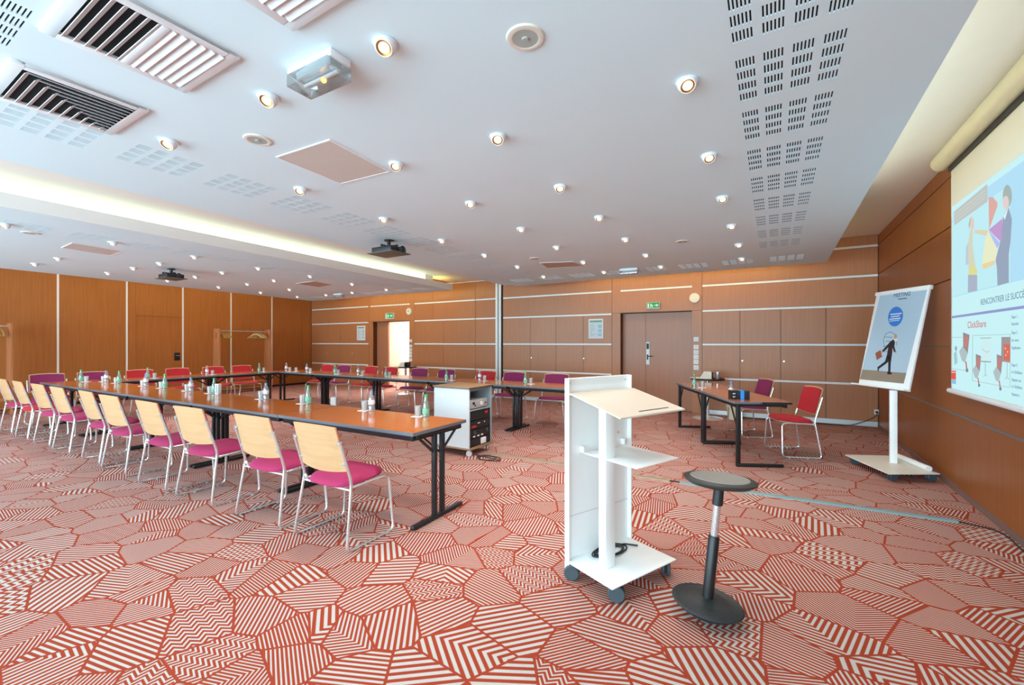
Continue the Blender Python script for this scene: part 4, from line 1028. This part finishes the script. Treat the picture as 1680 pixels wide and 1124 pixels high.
poly = [(p.x-FC.x, p.y-FC.y) for p in [Vector((0.715, 6.40)), Vector((0.985, 5.70)), Vector((1.425, 5.96)), Vector((1.17, 6.62))]]
MB().prism(poly, 0.084, 0.094).build('base_plate', mat('base_cream', (232, 228, 216), 0.45), fc)
for x, y, a in ((0.785, 6.37, 10), (1.02, 5.80, 30), (1.385, 6.0, 200), (1.17, 6.53, 120)): caster(fc, x-FC.x, y-FC.y, a, 0.042)
rl = MB().tube([(1.17, 6.60, 0.1225), (1.355, 6.0, 0.1225)], 0.028, 16).build('paper_roll', PAPER); tag(rl, 'rolled white paper lying on the flip chart base', 'paper roll')

# ------------------------------------------------------------------ projection screen
XS = 1.40; SO = Vector((XS, 4.3, 0)); sc_ = empty('projection_screen', SO, 0, 'roll-down projection screen showing a slide on the wood wall', 'projection screen')
CASE = mat('screen_case', (214, 208, 178), 0.45)
YS0, YS1 = 5.535, 3.05
cs = MB().tube([(-0.045, YS0+0.09-4.3, 3.105), (-0.045, YS1-0.1-4.3, 3.105)], 0.078, 28).build('case', CASE, sc_)
MB().lathe([(0, 0.012), (0.06, 0.012), (0.078, 0.0)], 28, 0, T(-0.045, YS0+0.09-4.3, 3.105) @ R(-90, 'X')).lathe([(0, 0.022), (0.014, 0.022), (0.014, 0.01)], 12, 0, T(-0.045, YS0+0.09-4.3, 3.105) @ R(-90, 'X')).build('end_cap', CASE, cs)
MB().box(-0.02, 0.02, YS1-4.3, YS0-4.3, 2.99, 3.04).build('slot_lip', BLKPL, cs)
MB().box(0, 0.004, YS1-4.3, YS0-4.3, 0.985, 3.0).build('fabric', mat('screen_fabric', (226, 224, 208), 0.8, var=0.01), sc_)
MB().tube([(0.0, YS0+0.04-4.3, 0.965), (0.0, YS1-0.04-4.3, 0.965)], 0.022, 16).build('bottom_bar', WHITE, sc_)
# the slide: flat shapes of projected light on the cloth
def p1(x, y): return (1540+x/4.686, 240+y/4.683)
def p2_(x, y): return (1540+x/5.107, 470+y/5.107)
SLD = []; SLM = {}
def smat(rgb):
    if rgb not in SLM: SLM[rgb] = len(SLD); SLD.append(emis('slide_%02x%02x%02x' % rgb, rgb, 0.93))
    return SLM[rgb]
sb = MB()
def sp(pts, rgb, lay):
    x = XS-0.0002-0.0004*lay
    q = [atx(u, v, XS) for u, v in pts]; a = [(x-SO.x, p.y-SO.y, p.z) for p in q]
    n = len(a); area = sum(a[i][1]*a[(i+1) % n][2]-a[(i+1) % n][1]*a[i][2] for i in range(n))
    sb.add(a if area < 0 else a[::-1], [tuple(range(n))], smat(rgb))
def sprect(y0, y1, z0, z1, rgb, lay):
    x = XS-0.0002-0.0004*lay-SO.x
    sb.add([(x, y0-4.3, z0), (x, y0-4.3, z1), (x, y1-4.3, z1), (x, y1-4.3, z0)], [(0, 1, 2, 3)], smat(rgb))
SY0, SY1 = 5.51, 3.12
sprect(SY1, SY0, 0.99, 2.655, (200, 242, 246), 0)
sprect(SY1, SY0-0.03, 1.822, 2.60, (178, 224, 246), 1)
sprect(SY1, SY0, 1.632, 1.652, (148, 152, 206), 1)
sprect(4.36, SY0-0.03, 1.83, 2.50, (192, 236, 244), 2)
q = lambda *pts: [p1(*p) for p in pts]
sp(q((122, 500), (377, 288), (377, 425), (122, 608)), (192, 198, 194), 3)
for k in range(3): sp(q((130, 520+k*27), (360, 335+k*27), (360, 343+k*27), (130, 528+k*27)), (206, 210, 206), 4)
sp([p1(*p) for p in ell(258, 592, 17, 52)], (222, 206, 198), 3); sp(q((238, 640), (250, 560), (245, 545), (232, 600)), (190, 185, 175), 4)
sp(q((242, 645), (266, 645), (262, 760), (288, 935), (232, 955), (228, 760)), (212, 214, 190), 3)
sp(q((212, 780), (232, 730), (232, 905), (208, 915)), (190, 205, 220), 3)
sp(q((235, 935), (275, 905), (302, 962), (292, 988), (230, 988)), (220, 220, 150), 4); sp(q((228, 988), (298, 988), (298, 1110), (226, 1124)), (172, 180, 200), 3)
sp(q((276, 640), (382, 645), (378, 690), (280, 668)), (220, 212, 184), 4)
sp(q((386, 392), (420, 390), (452, 430), (456, 455), (390, 640)), (222, 172, 164), 4); sp(q((387, 642), (492, 556), (486, 740)), (196, 156, 208), 4)
sp(q((387, 646), (474, 742), (452, 792)), (180, 192, 240), 4); sp(q((382, 652), (456, 790), (440, 880), (342, 940), (334, 905), (362, 700)), (232, 236, 200), 4)
sp(q((338, 905), (436, 876), (434, 905), (346, 948)), (232, 212, 164), 5)
sp([p1(*p) for p in ell(531, 382, 35, 86)], (166, 182, 176), 4); sp([p1(*p) for p in ell(520, 432, 24, 52)], (228, 208, 206), 5)
sp(q((496, 545), (540, 468), (566, 560), (556, 720), (542, 830), (542, 1046), (455, 1072), (450, 930), (440, 870), (470, 760), (482, 700)), (152, 166, 188), 4)
sp(q((500, 540), (540, 474), (512, 566)), (226, 240, 246), 5)
q2 = lambda *pts: [p2_(*p) for p in pts]
def sline(pts, w, rgb, lay):
    for a, b in zip(pts, pts[1:]):
        d = Vector((b[0]-a[0], b[1]-a[1])); n = Vector((-d.y, d.x)).normalized()*w/2
        sp([p2_(a[0]+n.x, a[1]+n.y), p2_(b[0]+n.x, b[1]+n.y), p2_(b[0]-n.x, b[1]-n.y), p2_(a[0]-n.x, a[1]-n.y)], rgb, lay)
LG = (150, 172, 178)
sline([(285, 412), (602, 402), (598, 846), (284, 790), (285, 412)], 3, LG, 1); sline([(112, 428), (195, 426)], 3, LG, 1); sline([(112, 690), (250, 708)], 3, LG, 1)
for x, y, s in ((205, 385, 1.15), (312, 566, 0.95), (488, 568, 1.05)):
    sp(q2((x, y), (x+48*s, y+18*s), (x+34*s, y+160*s), (x+2*s, y+140*s)), (150, 140, 146), 2); sp(q2((x+8*s, y+26*s), (x+40*s, y+38*s), (x+30*s, y+120*s), (x+8*s, y+106*s)), (196, 130, 120), 3)
    sp(q2((x-28*s, y+140*s), (x-2*s, y+100*s), (x+34*s, y+150*s), (x+16*s, y+222*s), (x-8*s, y+206*s)), (176, 192, 196), 3)
    sp(q2((x+18*s, y+212*s), (x+26*s, y+212*s), (x+32*s, y+262*s), (x+24*s, y+268*s)), (206, 80, 84), 4)
    sp([p2_(*p) for p in ell(x+30*s, y+276*s, 10*s, 15*s, 0, 12)], (120, 140, 150), 3)
sp(q2((528, 424), (602, 424), (602, 640), (524, 628)), (160, 150, 152), 2); sp(q2((548, 486), (600, 482), (600, 626), (548, 616)), (216, 110, 90), 3)
for x, y in ((562, 520), (580, 548), (566, 576)): sp([p2_(*p) for p in ell(x, y, 6, 9, 0, 10)], (240, 190, 170), 4)
sp(q2((350, 432), (442, 432), (442, 628), (352, 622)), (206, 238, 240), 2); sline([(350, 434), (442, 432)], 6, LG, 3); sline([(356, 628), (440, 632)], 8, (130, 150, 156), 3)
sline([(392, 632), (392, 740), (376, 756)], 4, LG, 2); sline([(392, 740), (408, 752)], 4, LG, 2); sline([(576, 640), (574, 760), (556, 778)], 4, LG, 2); sline([(574, 760), (592, 780)], 4, LG, 2)
sline([(366, 520), (384, 540), (406, 552), (428, 540)], 6, (176, 206, 210), 3)
sp([p2_(*p) for p in ell(146, 520, 10, 22, 0, 12)], (150, 176, 186), 2); sp(q2((128, 560), (150, 540), (160, 640), (134, 660)), (168, 200, 206), 2)
sp(q2((106, 706), (146, 706), (146, 782), (106, 776)), (222, 92, 84), 2); sp(q2((108, 716), (144, 716), (144, 724), (108, 724)), (240, 200, 196), 3); sp(q2((106, 778), (146, 784), (146, 820), (106, 812)), (140, 190, 220), 2)
slide = sb.build('projected_slide', SLD, sc_)
def stext(s, u, v, hh, m, name, sx=1.0):
    p = atx(u, v, XS)
    text(s, hh*1.42, m, name, slide, frame((0, -1, 0), (0, 0, 1), (XS-0.0032-SO.x, p.y-SO.y, p.z)), 0.0002, sx=sx)
INK = emis('slide_ink', (110, 140, 168), 0.9); INKD = emis('slide_ink_blue', (96, 132, 176), 0.9); INKR = emis('slide_ink_red', (208, 104, 110), 0.9)
stext('RENCONTRER LE SUCC\u00c8S', *p2_(356, 157), 0.046, INK, 'slide_title', 0.97)
stext('ClickShare', *p2_(246, 350), 0.056, INKR, 'slide_brand', 1.10)
for k, (y, s_) in enumerate([(268, '\u00c9tape 1 :'), (326, 'Branchez'), (398, '\u00c9tape 2 :'), (462, 'Sur votre'), (524, "l'application"), (668, '\u00c9tape 3 :'), (726, 'Le ClickShare'), (790, 'Appuyez sur'), (846, 'Le ClickShare'), (910, 'Appuyez \u00e0')]):
    stext(s_, *p2_(616, y), 0.020, INKD, 'slide_text', 0.95)

# ------------------------------------------------------------------ coat racks and hangers
def plate_hole(mb, outer, inner, y0, y1, mi=0):
    n = len(outer); vs = [(x, y0, z) for x, z in outer]+[(x, y0, z) for x, z in inner]+[(x, y1, z) for x, z in outer]+[(x, y1, z) for x, z in inner]
    fs = []
    for i in range(n):
        j = (i+1) % n
        fs += [(i, j, n+j, n+i), (2*n+i, 3*n+i, 3*n+j, 2*n+j), (i, 2*n+i, 2*n+j, j), (n+i, n+j, 3*n+j, 3*n+i)]
    mb.add(vs, fs, mi)
def rack(y0, y1, label):
    r = empty('coat_rack', (-13.05, y0, 0), 0, label, 'coat rack', 'wooden coat racks')
    for y in (0, y1-y0):
        outer = []; inner = []; n = 24
        def edge(t):   # walk round the tapered board above z = 1.3
            pts = [(-0.16, 1.30), (0.16, 1.30), (0.145, 1.79), (-0.145, 1.79)]
            seg = int(t*4) % 4; f = t*4-int(t*4); a, b = pts[seg], pts[(seg+1) % 4]; return (a[0]+(b[0]-a[0])*f, a[1]+(b[1]-a[1])*f)
        for k in range(n):
            outer.append(edge(k/n)); ang = -2.3+2*math.pi*k/n; inner.append((0.035*math.cos(ang), 1.60+0.10*math.sin(ang)))
        mb = MB(); plate_hole(mb, outer, inner, y-0.016, y+0.016)
        M = Matrix(((1, 0, 0, 0), (0, 0, -1, y+0.016), (0, 1, 0, 0), (0, 0, 0, 1)))
        mb.prism([(-0.20, 0.0), (0.20, 0.0), (0.16, 1.30), (-0.16, 1.30)], 0, 0.032, 0, M)
        mb.build('side_board', RACKW, r)
    MB().tube([(0, 0, 1.735), (0, y1-y0, 1.735)], 0.012, 10).build('rail', ALU, r)
    MB().box(-0.03, 0.03, 0.016, y1-y0-0.016, 0.25, 0.30).build('stretcher', RACKW, r)
    MB().box(-0.14, 0.14, 0.016, y1-y0-0.016, 0.10, 0.12).build('shoe_shelf', RACKW, r)
rack(6.05, 7.45, 'wooden coat rack with two hanger clusters beside the corner')
rack(0.85, 2.28, 'wooden coat rack cut off by the picture edge')
HANG = wood('hanger_wood', (176, 142, 78), (204, 172, 104), 'o', 0.4, 0.4, 40)
hg = None
def hanger(y, rz, label):
    global hg
    if hg is None:
        hg = empty('coat_hanger')
        b = MB()
        M = Matrix(((1, 0, 0, 0), (0, 0, -1, 0.009), (0, 1, 0, 0), (0, 0, 0, 1)))
        b.prism([(0, -0.055), (0.06, -0.075), (0.21, -0.185), (0.205, -0.205), (0.05, -0.108), (0, -0.095), (-0.05, -0.108), (-0.205, -0.205), (-0.21, -0.185), (-0.06, -0.075)], 0, 0.018, 0, M)
        b.build('shoulder', HANG, hg)
        MB().tube([(-0.19, 0, -0.192), (0.19, 0, -0.192)], 0.006, 8).build('trouser_bar', HANG, hg)
        MB().tube([(0, 0, -0.06)]+[(0.016*math.cos(a), 0, -0.002+0.0165*math.sin(a)) for a in [math.radians(-90+30*i) for i in range(9)]], 0.0022, 6).build('hook', CHROME, hg)
        o = hg
    else: o = dup(hg)
    o.location = (-13.05, y, 1.735); o.rotation_euler = (0, 0, rz); tag(o, label, 'hanger', 'wooden coat hangers')
for k, y in enumerate((6.16, 6.20, 6.245, 6.29, 6.33)): hanger(y, math.radians(random.uniform(-6, 6)), 'wooden hanger, %s in the tight cluster farther from the corner' % ORD[k])
for k, y in enumerate((7.08, 7.13, 7.19, 7.24)): hanger(y, math.radians((42, 36, 30, 26)[k]), 'wooden hanger, %s in the turned cluster nearer the corner' % ORD[k])
for k, y in enumerate((2.02, 2.07, 2.12, 2.17)): hanger(y, math.radians(random.uniform(-6, 6)), 'wooden coat hanger, %s on the coat rack at the picture edge' % ORD[k])

# ------------------------------------------------------------------ bistro tables by the doors
def bistro(x, y, label):
    r = empty('bistro_table', (x, y, 0), 0, label, 'table', 'round bistro tables by the doors')
    MB().lathe([(0, 0.715), (0.285, 0.715), (0.295, 0.722), (0.295, 0.742), (0.288, 0.748), (0, 0.748)], 36).build('tabletop', BLKPL, r)
    MB().lathe([(0.03, 0.03), (0.03, 0.715)], 18).build('column', CHROME, r)
    MB().lathe([(0, 0), (0.26, 0), (0.262, 0.008), (0.24, 0.016), (0.05, 0.03), (0.03, 0.05), (0, 0.05)], 36).build('base', mat('base_steel', (222, 224, 224), 0.25, 0.5), r)
bistro(-1.06, 8.83, 'black round bistro table beside the light switches by the closed door')
bistro(-8.72, 8.80, 'black round bistro table beside the open door')
def organizer(x, y, label, flip=1):
    r = empty('stationery_tray', (x, y, 0.748), 0, label, 'tray')
    M = Matrix(((0, 0, 1, 0), (1, 0, 0, 0), (0, 1, 0, 0), (0, 0, 0, 1)))
    M = T(0.01, 0, 0) @ Matrix(((1, 0, 0, 0), (0, 0, -1, 0.09), (0, 1, 0, 0), (0, 0, 0, 1)))
    MB().prism([(-0.20, 0), (0.12, 0), (0.12, 0.12), (0.11, 0.135), (-0.01, 0.13), (-0.07, 0.02), (-0.20, 0.012)], 0, 0.20, 0, M).build('holder', mat('tray_cream', (226, 218, 200), 0.5), r)
    MB().box(0.1305, 0.14, -0.10, 0.08, 0, 0.12).build('side', BLKPL, r)
    for k in range(3): MB().box(-0.03+0.001*k, 0.10, -0.1125, -0.111, 0.04+k*0.028, 0.046+k*0.028).build('rib', mat('tray_rib', (200, 192, 172), 0.5), r)
organizer(-1.10, 8.72, 'cream stationery tray on the bistro table by the closed door')
organizer(-8.72, 8.72, 'cream stationery tray on the bistro table by the open door')
for x, y, lab in ((-0.88, 8.72, 'silver metal pencil pot beside the stationery tray by the closed door'), (-8.50, 8.70, 'black pencil pot beside the stationery tray by the open door')):
    tag(MB().lathe([(0, 0), (0.038, 0), (0.040, 0.004), (0.040, 0.125), (0.037, 0.125), (0.036, 0.01), (0, 0.01)], 18, 0, T(x, y, 0.748)).build('pencil_pot', CHROME if 'silver' in lab else BLKPL), lab, 'pot')
for k in range(2):
    x, y = (-1.28, 8.79) if k == 0 else (-8.93, 8.78)
    tag(MB().box(x-0.07, x+0.05, y-0.09, y+0.08, 0.748, 0.754).build('paper_pad', PAPER), 'white paper pad on the bistro table by the %s door' % ('closed', 'open')[k], 'paper')
# waste bin
p = atz(1206, 686, 0); b = empty('waste_bin', (p.x, 8.98, 0), 0, 'cream round waste bin against the door wall panelling', 'bin')
MB().lathe([(0, 0.002), (0.11, 0.002), (0.145, 0.30), (0.141, 0.30), (0.107, 0.012), (0, 0.012)], 26).build('body', mat('bin_cream', (214, 206, 176), 0.6), b)
MB().lathe([(0.139, 0.300), (0.148, 0.298), (0.150, 0.305), (0.143, 0.308)], 26).build('rim', mat('bin_rim', (222, 214, 188), 0.6), b)
# floor cable covers
def cover(a, b, rgb, label):
    a, b = Vector(a), Vector(b); d = b-a; r = empty('cable_cover', (a.x, a.y, 0), math.atan2(d.y, d.x), label, 'cable cover', 'floor cable covers')
    L_ = d.length; M = Matrix(((0, 0, 1, 0), (1, 0, 0, 0), (0, 1, 0, 0), (0, 0, 0, 1)))
    m = mat('cover_%d' % rgb[0], rgb, 0.4)
    MB().prism([(-0.035, 0.0), (0.035, 0.0), (0.026, 0.011), (-0.026, 0.011)], 0, L_, 0, M).build('channel', m, r)
    MB().box(0, L_, -0.022, 0.022, 0.0112, 0.0135).build('lid', m, r)
cover((-3.12, 4.60), (-0.905, 4.625), (150, 134, 112), 'tan floor cable cover between the equipment trolley and the lectern')
cover((-0.81, 4.62), (1.233, 4.735), (124, 150, 154), 'floor cable cover tinted by blue daylight reflection running towards the screen wall')  # blue of the daylight reflection is put into this cover's colour
tag(MB().tube([(-0.905, 4.625, 0.007), (-0.86, 4.628, 0.006), (-0.81, 4.62, 0.007)], 0.006, 6).build('link_cable', BLKPL), 'short black cable joining the two floor cable covers', 'cable')
c0 = [atz(u, v, 0.006) for u, v in [(1569, 857), (1600, 862), (1632, 869), (1656, 882), (1670, 896), (1684, 909)]]
tag(MB().tube(roundpath([Vector((1.225, 4.735, 0.006))]+c0[1:]+[Vector((XR-0.02, 3.7, 0.006))], 0.05), 0.006, 6).build('floor_cable', BLKPL), 'thin black cable from the floor cable cover to the screen wall', 'cable')
# white floor socket box by a table leg and blue bag at the edge
r = empty('floor_box', (-8.42, 6.30, 0), 0.3, 'small white floor box beside a table leg in the door wall row', 'floor box')
MB().box(-0.07, 0.07, -0.05, 0.05, 0.0, 0.19).build('housing', WHITE, r, 0.006)
MB().lathe([(0, 0.02), (0.03, 0.02), (0.034, 0)], 14, 0, T(-0.07, 0, 0.1) @ R(-90, 'Y')).build('knob', BLKPL, r)
